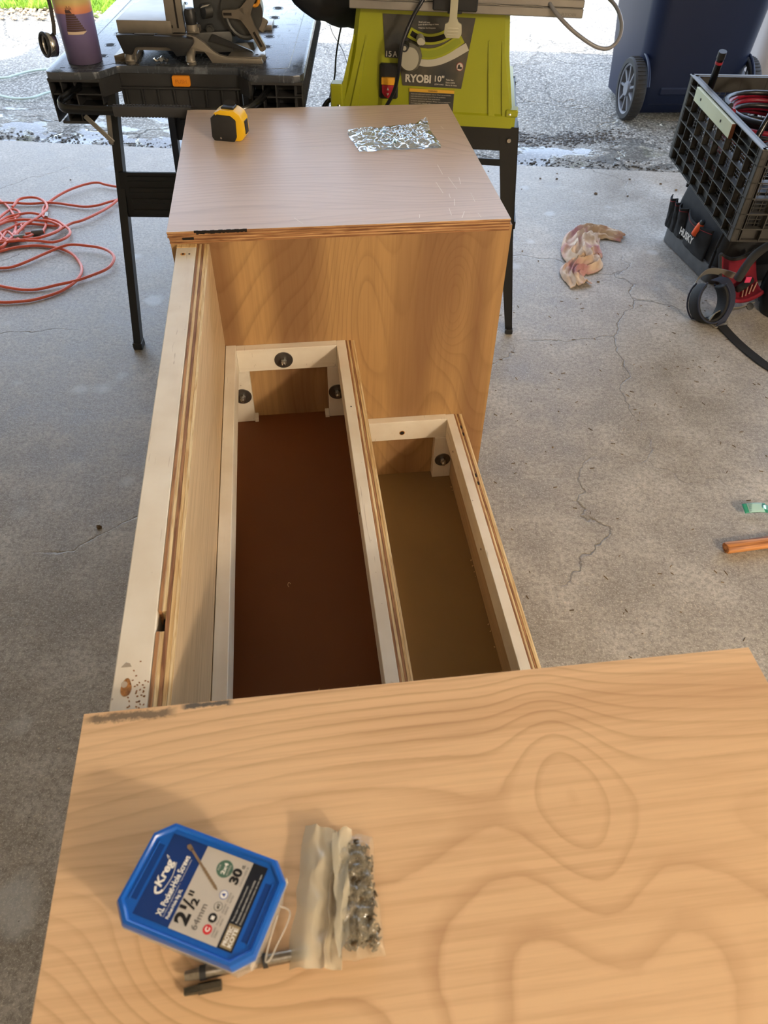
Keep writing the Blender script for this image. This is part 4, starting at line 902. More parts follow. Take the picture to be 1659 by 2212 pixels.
b = MB(); b.tube([(0.505+0.011*math.cos(2*PI*k/24), 0.132, 0.128+0.0135*math.sin(2*PI*k/24)) for k in range(25)], 0.0042, 8); part(b.build('ring_lever', plain('orange lever', rgb(206, 138, 40), 0.45), t), 'orange ring lever')
b = MB(); b.box((-0.009, -0.004, -0.016), (0.009, 0.004, 0.016), 0.003, Matrix.Translation((0.518, 0.150, 0.070)) @ Matrix.Rotation(R(32), 4, 'Y')); b.build('stop_tab', M_cast, t)
b = MB(); b.prism([(0.43, 0.135), (0.495, 0.155), (0.500, 0.23), (0.44, 0.22)], 0.0, 0.030, 'z', 0.002, None, 0.8); b.build('bevel_scale', M_cast2, t)
b = MB(); b.prism([(0.395, 0.055), (0.490, 0.020), (0.493, 0.016), (0.385, 0.040)], 0.120, 0.126, 'y'); b.build('kerf_plate', M_blkp, t)
for z in (0.115, 0.155): b = MB(); b.cyl((0.40, 0.20, z), (0.40, 0.55, z), 0.014, seg=16); b.build('slide_rail', M_chrome, t)
b = MB(); b.box((0.350, 0.20, 0.10), (0.45, 0.30, 0.30), 0.01, seg=2); b.build('arm', M_cast, t)
b = MB(); b.tube(spline([(0.46, 0.24, 0.20), (0.56, 0.25, 0.17), (0.62, 0.26, 0.13)], 5), 0.022, 14); b.build('dust_port', M_blkp, t)
b = MB()
bagpts = spline([(0.600, 0.255, 0.150), (0.625, 0.262, 0.128), (0.670, 0.275, 0.106), (0.715, 0.285, 0.092), (0.760, 0.295, 0.084), (0.800, 0.30, 0.086), (0.815, 0.30, 0.088)], 5)
rad = [0.030+0.024*math.sin(PI*min(1, (i/(len(bagpts)-1))*0.92+0.10)) for i in range(len(bagpts))]; rad[-1] = 0.020; rad[-2] = 0.026
b.tube(bagpts, rad, 28)
for v in b.bm.verts: v.co += Vector((0, 0, 1))*0.006*noise.noise(v.co*22) + v.normal*0.004*noise.noise(v.co*40)
b.build('dust_bag', plain('black bag cloth', rgb(26, 27, 31), 0.75, bump=0.2, bs=900), t, 60)

# tumbler with a sunset print, and the steel ring hanging on its strap
t = thing('tumbler', 'tall tumbler with purple sunset print at the left corner of the workbench', 'tumbler', (-0.470, 2.180, 0.745), 0)
M_mug = NT('sunset print').set(Roughness=0.45)
xx, yy_, zz_ = M_mug.sep()
M_mug.col(M_mug.ramp(M_mug.math('MULTIPLY', M_mug.math('ADD', zz_, M_mug.math('MULTIPLY', M_mug.noise(14, detail=3), 0.010)), 5.0), [(0.0, rgb(74, 64, 86)), (0.50, rgb(112, 100, 146)), (0.555, rgb(118, 104, 148)), (0.565, rgb(206, 128, 96)), (0.62, rgb(216, 150, 104)), (0.68, rgb(196, 178, 112)), (0.85, rgb(150, 132, 150)), (1.0, rgb(120, 100, 150))])); M_mug = M_mug.m
b = MB(); b.lathe([(0.036, 0.0), (0.0405, 0.001), (0.0415, 0.004), (0.0425, 0.06), (0.0440, 0.14), (0.0445, 0.19), (0.041, 0.195), (0.0, 0.195)], seg=48); mug = b.build('cup', M_mug, t, 40)
def on_mug(a, z, r=0.0): rr = 0.0428 + (0.0440-0.0428)*(z-0.06)/0.08 + 0.0004 + r; return (rr*math.sin(a), -rr*math.cos(a), z)
M_pyr = plain('brown print', rgb(74, 50, 46), 0.5); M_pyr2 = plain('cream print', rgb(206, 186, 160), 0.5)
def patch(b, a0f, a1f, z0, z1, n=12, m=8):
    b.grid(lambda u, v: on_mug(a0f(v)+(a1f(v)-a0f(v))*u, z0+(z1-z0)*v), n, m)
b = MB()
for k in range(8):
    z0 = 0.073+k*0.0046; w_r = 0.62-0.058*k
    patch(b, lambda v: -0.40+0.02*k, lambda v, w_r=w_r: w_r, z0, z0+0.0038)
patch(b, lambda v: -0.25, lambda v: 0.10-0.1*v, 0.110, 0.117, 8, 2)
for k in range(5): patch(b, lambda v, k=k: -0.2+k*0.07, lambda v, k=k: -0.17+k*0.07, 0.117, 0.122+0.003*(k % 2), 2, 2)
b.build('stepped_print', M_pyr, mug, 60)
b = MB(); patch(b, lambda v: -0.40, lambda v: 0.70-0.25*(1-v), 0.0668, 0.0726, 20, 2)
b.build('shore_print', M_pyr2, mug, 60)
rd = Vector((-0.80, -0.58, 0.10)).normalized(); rc0 = Vector((-0.066, -0.036, 0.046)); r1_ = rd.cross(Vector((0, 0, 1))).normalized(); r2_ = rd.cross(r1_)
b = MB(); b.cyl(rc0 - rd*0.010, rc0 + rd*0.012, 0.0250, seg=40, caps=False); rg_ = b.build('steel_ring', M_chrome, t, 40, solid=0.0022)
b = MB(); b.cyl(rc0, rc0+rd*0.003, 0.0245, seg=36); b.build('ring_insert', plain('dark glass', rgb(34, 37, 38), 0.15), rg_)
b = MB(); b.tube([rc0 + rd*0.0125 + r1_*0.0240*math.cos(a) + r2_*0.0240*math.sin(a) for a in [2*PI*k/32 for k in range(33)]], 0.0036, 8); b.build('rim', M_blk, rg_)
b = MB(); b.ribbon([(-0.050, -0.036, 0.066), (-0.046, -0.034, 0.085), (-0.043, -0.033, 0.12), (-0.044, -0.030, 0.17), (-0.040, -0.02, 0.20)], (0.8, -0.6, 0), 0.011, 0.002); b.build('strap', plain('grey strap', rgb(70, 66, 62), 0.8), t)
# yellow tape roll behind the mitre saw
t = thing('cup', 'yellow paper cup with orange stripes, behind the mitre saw on the workbench', 'cup', (-0.325, 2.71, 0.745), BA)
b = MB(); b.lathe([(0.0, 0.0), (0.035, 0.0), (0.040, 0.10), (0.038, 0.10), (0.034, 0.004), (0, 0.004)], seg=32); c1_ = b.build('body', plain('yellow paper', rgb(232, 206, 112), 0.6), t, 50)
for k in range(5):
    b = MB(); b.lathe([(0.0354+0.0005*k, 0.006+k*0.008), (0.0358+0.0005*k, 0.008+k*0.008), (0.0355+0.0005*k, 0.010+k*0.008)], seg=32); b.build('stripe', plain('orange stripe', rgb(210, 130, 40), 0.6), c1_)

# ---------------------------------------------------------------- table saw on its stand
t = thing('table_saw', 'lime green table saw on black splayed stand behind the far plywood box', 'saw', (0.40, 2.10, 0), R(-13))
t_saw = t
M_lime = plain('lime green plastic', rgb(148, 152, 26), 0.45, var=0.05, vs=6)
def rectring(x0, x1, y0, y1, z, c=0.012): return [(x0+c, y0, z), (x1-c, y0, z), (x1, y0+c, z), (x1, y1-c, z), (x1-c, y1, z), (x0+c, y1, z), (x0, y1-c, z), (x0, y0+c, z)]
b = MB(); b.loft([rectring(-0.258, 0.222, -0.004, 0.46, 0.604), rectring(-0.258, 0.222, -0.004, 0.46, 0.632), rectring(-0.248, 0.212, 0.002, 0.452, 0.636), rectring(-0.228, 0.200, 0.0065, 0.44, 0.700), rectring(-0.214, 0.188, 0.0085, 0.43, 0.76), rectring(-0.200, 0.176, 0.010, 0.42, 0.864)]); body = b.build('housing', M_lime, t, 30)
# front face is flat at y = 0.006..0.010; gussets, corner lugs
for (xa, xb) in ((-0.252, -0.236), (-0.216, -0.196), (0.150, 0.166), (0.186, 0.210)):
    s_ = 1 if xa > 0 else -1
    xm = (xa+xb)/2 * 0.84; b = MB()
    b.loft([[(xa, -0.003, 0.632), (xb, -0.003, 0.632), (xb, 0.02, 0.632), (xa, 0.02, 0.632)], [(xm-0.002, 0.0075, 0.80), (xm+0.002, 0.0075, 0.80), (xm+0.002, 0.02, 0.80), (xm-0.002, 0.02, 0.80)]])
    b.build('rib', M_lime, body, 0)
for x0, x1 in ((-0.268, -0.236), (0.194, 0.226)): b = MB(); b.box((x0, -0.008, 0.632), (x1, 0.03, 0.690 if x0 < 0 else 0.650), 0.003); b.build('corner_lug', M_lime, body)
for x in (-0.246, 0.205): b = MB(); b.lathe([(0.0, 0.0), (0.006, 0.0), (0.005, 0.003), (0.0, 0.004)], (x, -0.0045, 0.6385), 14, None); b.build('bolt_head', M_steel, body)
M_slab = NT('dusty saw label').set(Roughness=0.55); M_slab.col(M_slab.ramp(M_slab.noise(11, detail=4), [(0.35, rgb(44, 46, 48)), (0.55, rgb(70, 66, 56)), (0.72, rgb(96, 88, 70))])); M_slab = M_slab.m
def fy(z): return 0.0048 + (z-0.636)/(0.864-0.636)*0.0052 - 0.0006           # just in front of the leaning front face
def fp_(x, z, d=0.0): return (x, min(fy(z), 0.0095)-d, z)
def flat(b, pts, d0, d1):
    b.loft([[fp_(x, z, d0) for x, z in pts], [fp_(x, z, d1) for x, z in pts]])
b = MB(); flat(b, [(-0.134, 0.848), (0.094, 0.847), (0.073, 0.691), (-0.079, 0.692), (-0.092, 0.753), (-0.126, 0.754)], 0.0, 0.0012); lb2 = part(b.build('label', M_slab, t, 0), 'dusty dark label with pale lettering')
M_sw = plain('saw lettering', rgb(196, 190, 176), 0.6)
def st(s, x, z, w__, h, bold=0.02, m=None, rot=0.0, shear=0.0): return text(s, m or M_sw, lb2, (0, 0.0034, 0), (1, 0, 0), (0, 0, 1), x, z, w__, h, 'lettering', bold, shear, rot, 0.0006)
st('15', -0.1235, 0.7565, 0.0140, 0.0130); st('A', -0.1065, 0.7565, 0.0115, 0.0130)
st('RYOBI', -0.0725, 0.7005, 0.0660, 0.0190, 0.035); st('10"', 0.0035, 0.7050, 0.0240, 0.0145, 0.02)
st('Table Saw', 0.0320, 0.7085, 0.0200, 0.0038, 0.01); st('Scie a table', 0.0320, 0.7025, 0.0240, 0.0038, 0.01); st('Sierra de mesa', 0.0320, 0.6965, 0.0290, 0.0038, 0.01); st('(254 mm)', 0.0035, 0.6965, 0.0230, 0.0042, 0.01)
st('Bevel Lock Lever', -0.0440, 0.8330, 0.0280, 0.0040, 0.01, None, 0.0); st('Levier de verrouillage de biseau', -0.0450, 0.8265, 0.0500, 0.0042, 0.01, None, 0.06); st('Palanca de bloqueo', -0.0440, 0.8200, 0.0420, 0.0040, 0.01, None, 0.03)
def arc(pts, w__, d, name, m, par, th=0.0012):
    P_ = spline([(x, 0, z) for x, z in pts], 8); L_ = []; R_ = []
    for i, p in enumerate(P_):
        tt = (P_[min(i+1, len(P_)-1)]-P_[max(i-1, 0)]).normalized(); n = Vector((-tt.z, 0, tt.x)); L_.append(p+n*w__/2); R_.append(p-n*w__/2)
    b = MB(); flat(b, [(q.x, q.z) for q in L_ + R_[::-1]], d, d+th); return b.build(name, m, par, 0)
A1 = [(-0.062, 0.811), (-0.045, 0.803), (-0.018, 0.7985), (0.010, 0.803), (0.038, 0.815)]; A2 = [(-0.040, 0.768), (-0.015, 0.7665), (0.010, 0.772), (0.035, 0.784), (0.060, 0.801)]
def capsule_arc(pts, w_out, w_in, inner, d):
    pts2 = [(pts[0][0]-0.005, pts[0][1]+0.001)] + pts[1:-1] + [(pts[-1][0]+0.005, pts[-1][1]+0.004)]
    arc(pts2, w_out, d, 'arc_slot_rim', M_lime, t, 0.004); arc(pts, w_in, d+0.0042, 'arc_slot', inner, t, 0.0004)
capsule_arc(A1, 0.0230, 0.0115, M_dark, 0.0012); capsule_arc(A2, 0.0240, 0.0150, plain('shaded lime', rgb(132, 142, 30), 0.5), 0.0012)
arc([(-0.044, 0.750), (-0.020, 0.7465), (0.012, 0.752), (0.045, 0.766), (0.080, 0.786)], 0.018, 0.0012, 'bevel_scale', plain('pale scale', rgb(176, 172, 158), 0.6), t, 0.0006)
M_knobg = plain('grey knob', rgb(160, 156, 140), 0.5)
b = MB()
n = 40; b.loft([[( -0.062+r_*math.cos(2*PI*k/n)*(1+ (0.04 if k % 5 == 0 else 0)), y, 0.762+r_*1.1*math.sin(2*PI*k/n)*(1+(0.04 if k % 5 == 0 else 0))) for k in range(n)] for r_, y in ((0.029, 0.004), (0.029, -0.020), (0.024, -0.026))])
b.build('height_wheel', plain('dusty dark wheel', rgb(92, 88, 76), 0.7, var=0.3, vs=40), t)
b = MB(); b.loft([[(-0.062+0.0235*math.cos(2*PI*k/n), y, 0.762+0.0260*math.sin(2*PI*k/n)) for k in range(n)] for y in (-0.0255, -0.0300)]); b.build('wheel_face', M_knobg, t)
b = MB(); b.cyl((-0.073, -0.028, 0.790), (-0.073, -0.058, 0.792), 0.0105, 0.0090, 20); b.build('crank_knob', M_blk, t)
b = MB(); b.cyl((-0.073, -0.0575, 0.792), (-0.073, -0.0600, 0.792), 0.0050, seg=16); b.build('crank_pin', M_knobg, t)
b = MB(); b.cyl((-0.039, -0.004, 0.803), (-0.036, -0.026, 0.800), 0.0095, 0.0085, 16); b.cyl((-0.034, -0.004, 0.799), (-0.031, -0.020, 0.797), 0.0075, 0.0065, 16); b.build('bevel_lock_knob', M_knobg, t)
b = MB(); b.prism([(0.065+0.0092*math.cos(2*PI*k/24), 0.7415+0.0100*math.sin(2*PI*k/24)) for k in range(24)], 0.0028, 0.0034, 'y'); b.build('round_sticker', plain('sticker red', rgb(150, 84, 76), 0.6), t, 0)
b = MB(); b.prism([(0.065+0.0076*math.cos(2*PI*k/24), 0.7415+0.0084*math.sin(2*PI*k/24)) for k in range(24)], 0.0023, 0.0028, 'y'); b.build('sticker_field', plain('sticker pale', rgb(196, 186, 172), 0.6), t, 0)
b = MB(); b.prism([(0.059, 0.737), (0.070, 0.736), (0.071, 0.741), (0.066, 0.742), (0.065, 0.747), (0.061, 0.746)], 0.0019, 0.0023, 'y'); b.build('sticker_hand', plain('sticker dark', rgb(52, 44, 42), 0.6), t, 0)
b = MB(); b.box((-0.140, -0.004, 0.660), (-0.091, 0.010, 0.742), 0.004); sw_ = b.build('switch_box', M_blkp, t)
b = MB(); b.prism([(-0.133, 0.696), (-0.099, 0.696), (-0.099, 0.712), (-0.133, 0.712)], -0.0130, -0.003, 'y', 0.001); b.build('switch_key', plain('amber key', rgb(222, 160, 36), 0.5), sw_)
b = MB(); b.prism([(-0.132, 0.695), (-0.100, 0.695), (-0.101, 0.676), (-0.108, 0.667), (-0.116, 0.664), (-0.124, 0.667), (-0.131, 0.676)], -0.0120, -0.003, 'y', 0.002); b.build('switch_paddle', plain('red paddle', rgb(158, 26, 44), 0.45), sw_)
b = MB(); b.prism([(-0.119, 0.6835), (-0.113, 0.6835), (-0.116, 0.6900)], -0.0126, -0.0120, 'y'); b.prism([(-0.119, 0.6765), (-0.113, 0.6765), (-0.116, 0.6705)], -0.0126, -0.0120, 'y'); b.build('arrow_marks', M_sw, sw_, 0)
b = MB(); b.box((-0.061, 0.0020, 0.630), (0.056, 0.0042, 0.6785)); wl_ = b.build('warning_label', M_slab, t, 0)
b = MB(); b.box((-0.061, 0.0014, 0.6790), (0.056, 0.0042, 0.6865)); b.build('warning_band', plain('amber band', rgb(206, 158, 50), 0.6), t, 0)
text('WARNING', plain('warn ink', rgb(60, 44, 20), 0.6), wl_, (0, 0.0014, 0), (1, 0, 0), (0, 0, 1), -0.012, 0.6808, 0.024, 0.0040, bold=0.02)
for k in range(5): text('Read and understand operator manual. Wear eye protection.'[k*4:], M_sw, wl_, (0, 0.0020, 0), (1, 0, 0), (0, 0, 1), -0.056, 0.6725-0.0055*k, 0.105-0.014*(k % 3), 0.0030)
# front rail, table, fence, push stick
M_alu = plain('rail aluminium', rgb(150, 146, 140), 0.4, 0.6, var=0.1, vs=18)
b = MB(); b.box((-0.212, -0.030, 0.8635), (0.345, 0.006, 0.8830), 0.002); b.box((-0.212, -0.026, 0.8830), (0.345, 0.004, 0.9000), 0.002); rl = b.build('front_rail', M_alu, t)
text('RYOBI', plain('rail mark', rgb(120, 116, 112), 0.5), rl, (0, -0.0300, 0), (1, 0, 0), (0, 0, 1), 0.295, 0.868, 0.034, 0.006, bold=0.02)
b = MB(); b.box((-0.212, 0.010, 0.8640), (0.345, 0.56, 0.9150), 0.003); b.build('table_top', plain('grey table', rgb(128, 128, 128), 0.45, 0.3, var=0.1, vs=9), t)
b = MB(); b.tube(spline([(-0.20+0.03*k, -0.0305, 0.8835+0.0012*math.sin(k*1.9)) for k in range(16)], 4), 0.0014, 6); b.build('rail_bead', M_gal, rl)
b = MB(); b.box((-0.010, -0.048, 0.8700), (0.096, 0.012, 0.9150), 0.003); b.box((0.026, -0.046, 0.865), (0.060, 0.0, 0.872), 0.001); b.build('fence_clamp', M_blkp, t)
b = MB(); b.prism([(0.032, 0.95), (0.050, 0.95), (0.050, 0.860), (0.054, 0.852), (0.0620, 0.848), (0.0635, 0.828), (0.0580, 0.8195), (0.0270, 0.8195), (0.0215, 0.828), (0.0225, 0.848), (0.030, 0.852), (0.032, 0.860)], -0.066, -0.056, 'y', 0.0015); ps = part(b.build('fence_lever', plain('putty lever', rgb(168, 164, 140), 0.5), t), 'putty coloured lever with paddle end')
b = MB()
for k in range(3): b.box((0.029, -0.0672, 0.8265+k*0.0065), (0.056, -0.0655, 0.8280+k*0.0065), 0.0004)
b.build('grip_ridge', plain('putty ridge', rgb(190, 186, 164), 0.5), ps)
# stand
b = MB(); b.box((-0.262, 0.0, 0.545), (0.232, 0.012, 0.604), 0.001); b.box((-0.262, 0.448, 0.545), (0.232, 0.460, 0.604), 0.001); b.box((-0.262, 0.0, 0.545), (-0.250, 0.46, 0.604), 0.001); b.box((0.220, 0.0, 0.545), (0.232, 0.46, 0.604), 0.001); b.build('stand_frame', M_leg, t, 0)
for (xt, yt, xb, yb) in ((0.222, 0.006, 0.300, -0.026), (-0.252, 0.006, -0.325, -0.026), (0.222, 0.454, 0.300, 0.49), (-0.252, 0.454, -0.325, 0.49)):
    sg = 1 if xt > 0 else -1; sy = 1 if yt > 0.2 else -1; b = MB(); wt = 0.052; wb_ = 0.022
    for (dx0, dy0, dx1, dy1) in ((0, 0, -sg, 0), (0, 0, 0, -sy)):
        def corners(x, y, z, w__):
            if dx1: return [(x, y, z), (x-sg*w__, y, z), (x-sg*w__, y-sy*0.003, z), (x, y-sy*0.003, z)]
            return [(x, y, z), (x-sg*0.003, y, z), (x-sg*0.003, y-sy*w__, z), (x, y-sy*w__, z)]
        b.loft([corners(xb, yb, 0.0, wb_), corners(xb+(xt-xb)*0.5, yb+(yt-yb)*0.5, 0.30, 0.036), corners(xt+sg*0.012, yt-0.006*1, 0.606, wt)])
    lg = b.build('leg', M_leg, t, 0)
    b = MB(); b.cyl((xt-sg*0.010, yt-0.010*1, 0.575), (xt-sg*0.010, yt-0.016, 0.575), 0.0052, seg=14); b.build('bolt', M_steel, lg)
    b = MB(); b.box((xb-0.012-sg*0.012, yb-0.010, 0), (xb+0.012-sg*0.012, yb+0.014, 0.016), 0.003); b.build('foot', M_blk, lg)
b = MB(); b.box((-0.29, 0.468, 0.330), (0.264, 0.472, 0.352)); b.box((-0.29, -0.012, 0.330), (0.20, -0.008, 0.352)) if False else None; b.build('cross_bar', M_leg, t, 0)
b = MB(); b.box((0.258, 0.0, 0.330), (0.262, 0.47, 0.352)); b.build('cross_bar', M_leg, t, 0)
b = MB(); b.box((-0.292, 0.0, 0.330), (-0.288, 0.47, 0.352)); b.build('cross_bar', M_leg, t, 0)
# power cord over the front and hoses at the sides
M_cord = plain('black cord', rgb(18, 19, 26), 0.4)
b = MB(); b.tube(spline([(0.02, 0.05, 0.925), (-0.010, -0.01, 0.925), (-0.037, -0.040, 0.885), (-0.057, -0.050, 0.853), (-0.078, -0.066, 0.803), (-0.085, -0.062, 0.747), (-0.095, -0.045, 0.697), (-0.118, -0.025, 0.649), (-0.150, -0.010, 0.600), (-0.17, 0.02, 0.50), (-0.16, 0.10, 0.30), (-0.10, 0.2, 0.02)], 8), 0.0048, 10); b.build('power_cord', M_cord, t, 60)
b = MB(); b.tube(spline([(-0.262, 0.06, 0.640), (-0.285, 0.04, 0.632), (-0.300, 0.03, 0.605), (-0.305, 0.05, 0.56), (-0.29, 0.1, 0.45), (-0.26, 0.2, 0.2), (-0.25, 0.3, 0.02)], 8), 0.0062, 10); b.build('hose', M_cord, t, 60)
b = MB(); b.tube(spline([(0.235, 0.05, 0.915), (0.262, -0.02, 0.892), (0.285, -0.045, 0.872), (0.330, -0.06, 0.842), (0.385, -0.06, 0.815), (0.420, -0.05, 0.812), (0.440, -0.03, 0.830), (0.442, 0.0, 0.855), (0.425, 0.05, 0.880), (0.38, 0.10, 0.900), (0.30, 0.15, 0.917)], 8), 0.0046, 10); b.build('grey_cable', plain('grey cable', rgb(122, 122, 126), 0.4), t, 60)
t = thing('hanging_cord', 'thin dark cord hanging between the workbench and the green table saw', 'cord', (0, 0, 0))
b = MB(); b.tube(spline([(0.200, 2.40, 0.80), (0.183, 2.40, 0.740), (0.172, 2.395, 0.690), (0.166, 2.39, 0.640), (0.150, 2.38, 0.590), (0.120, 2.40, 0.45), (0.10, 2.42, 0.2), (0.12, 2.45, 0.004), (0.2, 2.6, 0.004)], 8), 0.0024, 8); b.build('cord', M_cord, t, 60)
b = MB(); b.tube(spline([(0.155, 2.36, 0.775), (0.163, 2.35, 0.755), (0.185, 2.32, 0.725), (0.197, 2.30, 0.690), (0.203, 2.26, 0.660), (0.207, 2.2, 0.62), (0.205, 2.18, 0.59)], 8), 0.0008, 6); b.build('string', M_cord, t, 60)

# ---------------------------------------------------------------- wheeled bins on the driveway
M_bin = plain('navy bin plastic', rgb(11, 24, 54), 0.45, spec=0.35, var=0.08, vs=4); M_tyre = plain('tyre rubber', rgb(42, 42, 43), 0.7); M_spoke = plain('wheel plastic', rgb(120, 122, 128), 0.5)
def rr_ring(x0, x1, y0, y1, z, r, n=5):
    return [(x, y, z) for x, y in rrect(x1-x0, y1-y0, r, n, (x0+x1)/2, (y0+y1)/2)]
def bin_(label, loc, rz, m, W_=0.60):
    t = thing('wheeled_bin', label, 'bin', loc, rz, 'wheeled bins on the driveway')
    w0, w1 = W_-0.08, W_+0.03
    b = MB(); b.loft([rr_ring(-w0/2, w0/2, 0.06, 0.52, 0.03, 0.05), rr_ring(-w0/2, w0/2, 0.015, 0.55, 0.09, 0.07), rr_ring(-w0/2-0.004, w0/2+0.004, 0.010, 0.56, 0.16, 0.08), rr_ring(-w1/2, w1/2, -0.05, 0.70, 1.02, 0.09)], True, True); bd = b.build('body', m, t, 40)
    b = MB(); b.loft([rr_ring(-w1/2-0.025, w1/2+0.025, -0.08, 0.73, 1.0, 0.09), rr_ring(-w1/2-0.025, w1/2+0.025, -0.08, 0.73, 1.05, 0.09), rr_ring(-w1/2+0.02, w1/2-0.02, -0.02, 0.66, 1.09, 0.09)]); b.build('lid', m, t, 40)
    b = MB(); b.cyl((-w0/2-0.02, 0.065, 0.14), (w0/2+0.02, 0.065, 0.14), 0.011, seg=14)
    b.build('axle', M_gal, t)
    b = MB(); b.box((-w0/2+0.10, 0.004, 0.125), (w0/2-0.10, 0.06, 0.160), 0.006); b.box((-w0/2+0.06, 0.02, 0.075), (w0/2-0.06, 0.07, 0.112), 0.006); b.build('axle_housing', m, t)
    for sx in (-1, 1):
        M_ = Matrix.Translation((sx*(w0/2+0.002), 0.065, 0.14)) @ Matrix.Rotation(R(90*sx), 4, 'Y')
        b = MB(); b.lathe([(0.112, -0.004), (0.132, -0.004), (0.138, 0.004), (0.138, 0.046), (0.132, 0.054), (0.112, 0.054)], seg=56, M=M_, loop=True)
        for k in range(44):
            a = 2*PI*k/44; b.box((0.1365, -0.003, 0.004), (0.1405, 0.003, 0.046), 0.0008, M_ @ Matrix.Rotation(a, 4, 'Z'))
        tr_ = b.build('wheel', M_tyre, t, 40)
        b = MB(); b.lathe([(0.102, 0.012), (0.114, 0.008), (0.114, 0.050), (0.102, 0.046)], seg=48, M=M_, loop=True); b.lathe([(0.0, 0.054), (0.030, 0.054), (0.034, 0.046), (0.034, 0.010), (0.0, 0.010)], seg=28, M=M_)
        b.build('rim', M_spoke, tr_, 40)
        for k in range(9):
            b = MB(); b.box((0.026, -0.006, 0.026), (0.108, 0.006, 0.044), 0.002, M_ @ Matrix.Rotation(2*PI*k/9+0.2, 4, 'Z')); b.build('spoke', M_spoke, tr_, 0)
        b = MB(); b.tube([tuple(Vector((sx*(w0/2+0.0), 0.065+0.158*math.cos(a), 0.14+0.158*math.sin(a)))) for a in [R(30+12*k) for k in range(12)]], 0.007, 8); b.build('wheel_arch', m, t)
    return t
bin_('navy blue wheeled rubbish bin standing out on the driveway', (2.045, 3.865, -0.012), R(-3), M_bin)
bin_('pale grey wheeled bin at the right edge of the frame, beyond the navy one', (3.00, 4.98, -0.012), R(177), plain('grey bin plastic', rgb(168, 160, 156), 0.5))

# ---------------------------------------------------------------- tool bag, kneepads, crate on the right
t = thing('tool_bag', 'open black fabric tool bag with pockets, on the floor under the black crate', 'bag', (1.432, 2.597, 0), R(-85.8))
t_bag = t
M_cloth = plain('charcoal fabric', rgb(52, 52, 52), 0.9, var=0.18, vs=25, bump=0.35, bs=900)
M_cloth2 = plain('black fabric', rgb(28, 28, 29), 0.9, var=0.2, vs=25, bump=0.35, bs=900)
M_base = plain('bag base', rgb(74, 74, 74), 0.7, var=0.15, vs=30, bump=0.2, bs=500); M_redst = plain('red stitching', rgb(142, 38, 46), 0.8)
# local x runs along the long side towards the camera, +y is away to the right, z up
b = MB(); b.loft([rr_ring(0.0, 0.345, 0.005, 0.245, 0.002, 0.03), rr_ring(-0.008, 0.352, -0.003, 0.252, 0.02, 0.035), rr_ring(-0.002, 0.348, 0.012, 0.240, 0.16, 0.03), rr_ring(0.004, 0.342, 0.030, 0.225, 0.25, 0.03), rr_ring(0.03, 0.31, 0.07, 0.19, 0.325, 0.03), rr_ring(0.06, 0.28, 0.10, 0.16, 0.345, 0.02)]); b.build('body', M_cloth, t, 60)
b = MB(); b.loft([rr_ring(-0.004, 0.350, -0.004, 0.250, 0.0, 0.03), rr_ring(-0.010, 0.356, -0.010, 0.256, 0.004, 0.035), rr_ring(-0.009, 0.354, -0.009, 0.254, 0.052, 0.035), rr_ring(-0.006, 0.352, -0.005, 0.252, 0.060, 0.035)]); b.build('base', M_base, t, 50)
def pocket(x0, x1, z0, z1, bulge, name='pocket', taper=1.0, tilt=0.0):
    b = MB()
    def f(u, v):
        k = taper + (1-taper)*v; xm = (x0+x1)/2; x = xm + (x0-xm + (x1-x0)*u)*k
        y = -0.008 - bulge*math.sin(PI*u)**0.8*(0.25+0.75*v) - 0.002
        if v > 0.93: y -= 0.002
        z = z0 + (z1-z0 + tilt*(u-0.5) - 0.020*math.sin(PI*u)*(1 if bulge > 0.03 else 0.3))*v
        return (x, y + 0.003*noise.noise(Vector((u*4, v*5, x0*30))), z)
    b.grid(f, 24, 20); o = b.build(name, M_cloth2, t, 60, solid=0.004)
    b = MB(); b.tube([Vector(f(u/20, 0.90)) + Vector((0, -0.0028, 0)) for u in range(21)], 0.0011, 6); b.build('stitching', M_redst, o, 60)
    return o, f
pocket(-0.006, 0.032, 0.058, 0.172, 0.014); pocket(0.034, 0.068, 0.058, 0.172, 0.014); pocket(0.070, 0.120, 0.058, 0.172, 0.020)
pk, pf = pocket(0.126, 0.300, 0.055, 0.172, 0.026, 'front_pocket', 0.84, 0.0)
text('HUSKY', plain('white embroidery', rgb(206, 204, 198), 0.8), pk, (0, -0.0560, 0), (1, 0, 0), (0, 0, 1), 0.172, 0.108, 0.092, 0.026, bold=0.03, lift=0.0015)
for v in bpy.data.objects[pk.children[-1].name].data.vertices:
    u = min(1, max(0, (v.co.x-0.126)/0.174)); vv_ = (v.co.z-0.055)/0.10; v.co.y = pf(u, max(0, min(0.9, vv_)))[1]-0.0042
b = MB(); b.tube(spline([(0.336, -0.010, 0.058), (0.338, -0.008, 0.15), (0.330, 0.015, 0.24), (0.30, 0.05, 0.31)], 6), 0.005, 8); b.build('corner_piping', M_cloth2, t, 60)
b = MB(); b.tube(spline([(0.005, 0.03, 0.20), (0.0, 0.04, 0.26), (0.02, 0.07, 0.315), (0.05, 0.10, 0.340)], 6), 0.007, 8); b.build('corner_piping', M_cloth2, t, 60)
b = MB(); b.tube(spline([(0.025, 0.012, 0.225), (0.10, 0.018, 0.242), (0.20, 0.018, 0.244), (0.30, 0.012, 0.23)], 6), 0.0035, 8, flat=(0.002, 0.005)); b.build('zip', M_gal, t, 60)
t = thing('screwdriver', 'tool with bright orange handle standing in the bag front pocket', 'screwdriver', (1.432, 2.597, 0), R(-85.8))
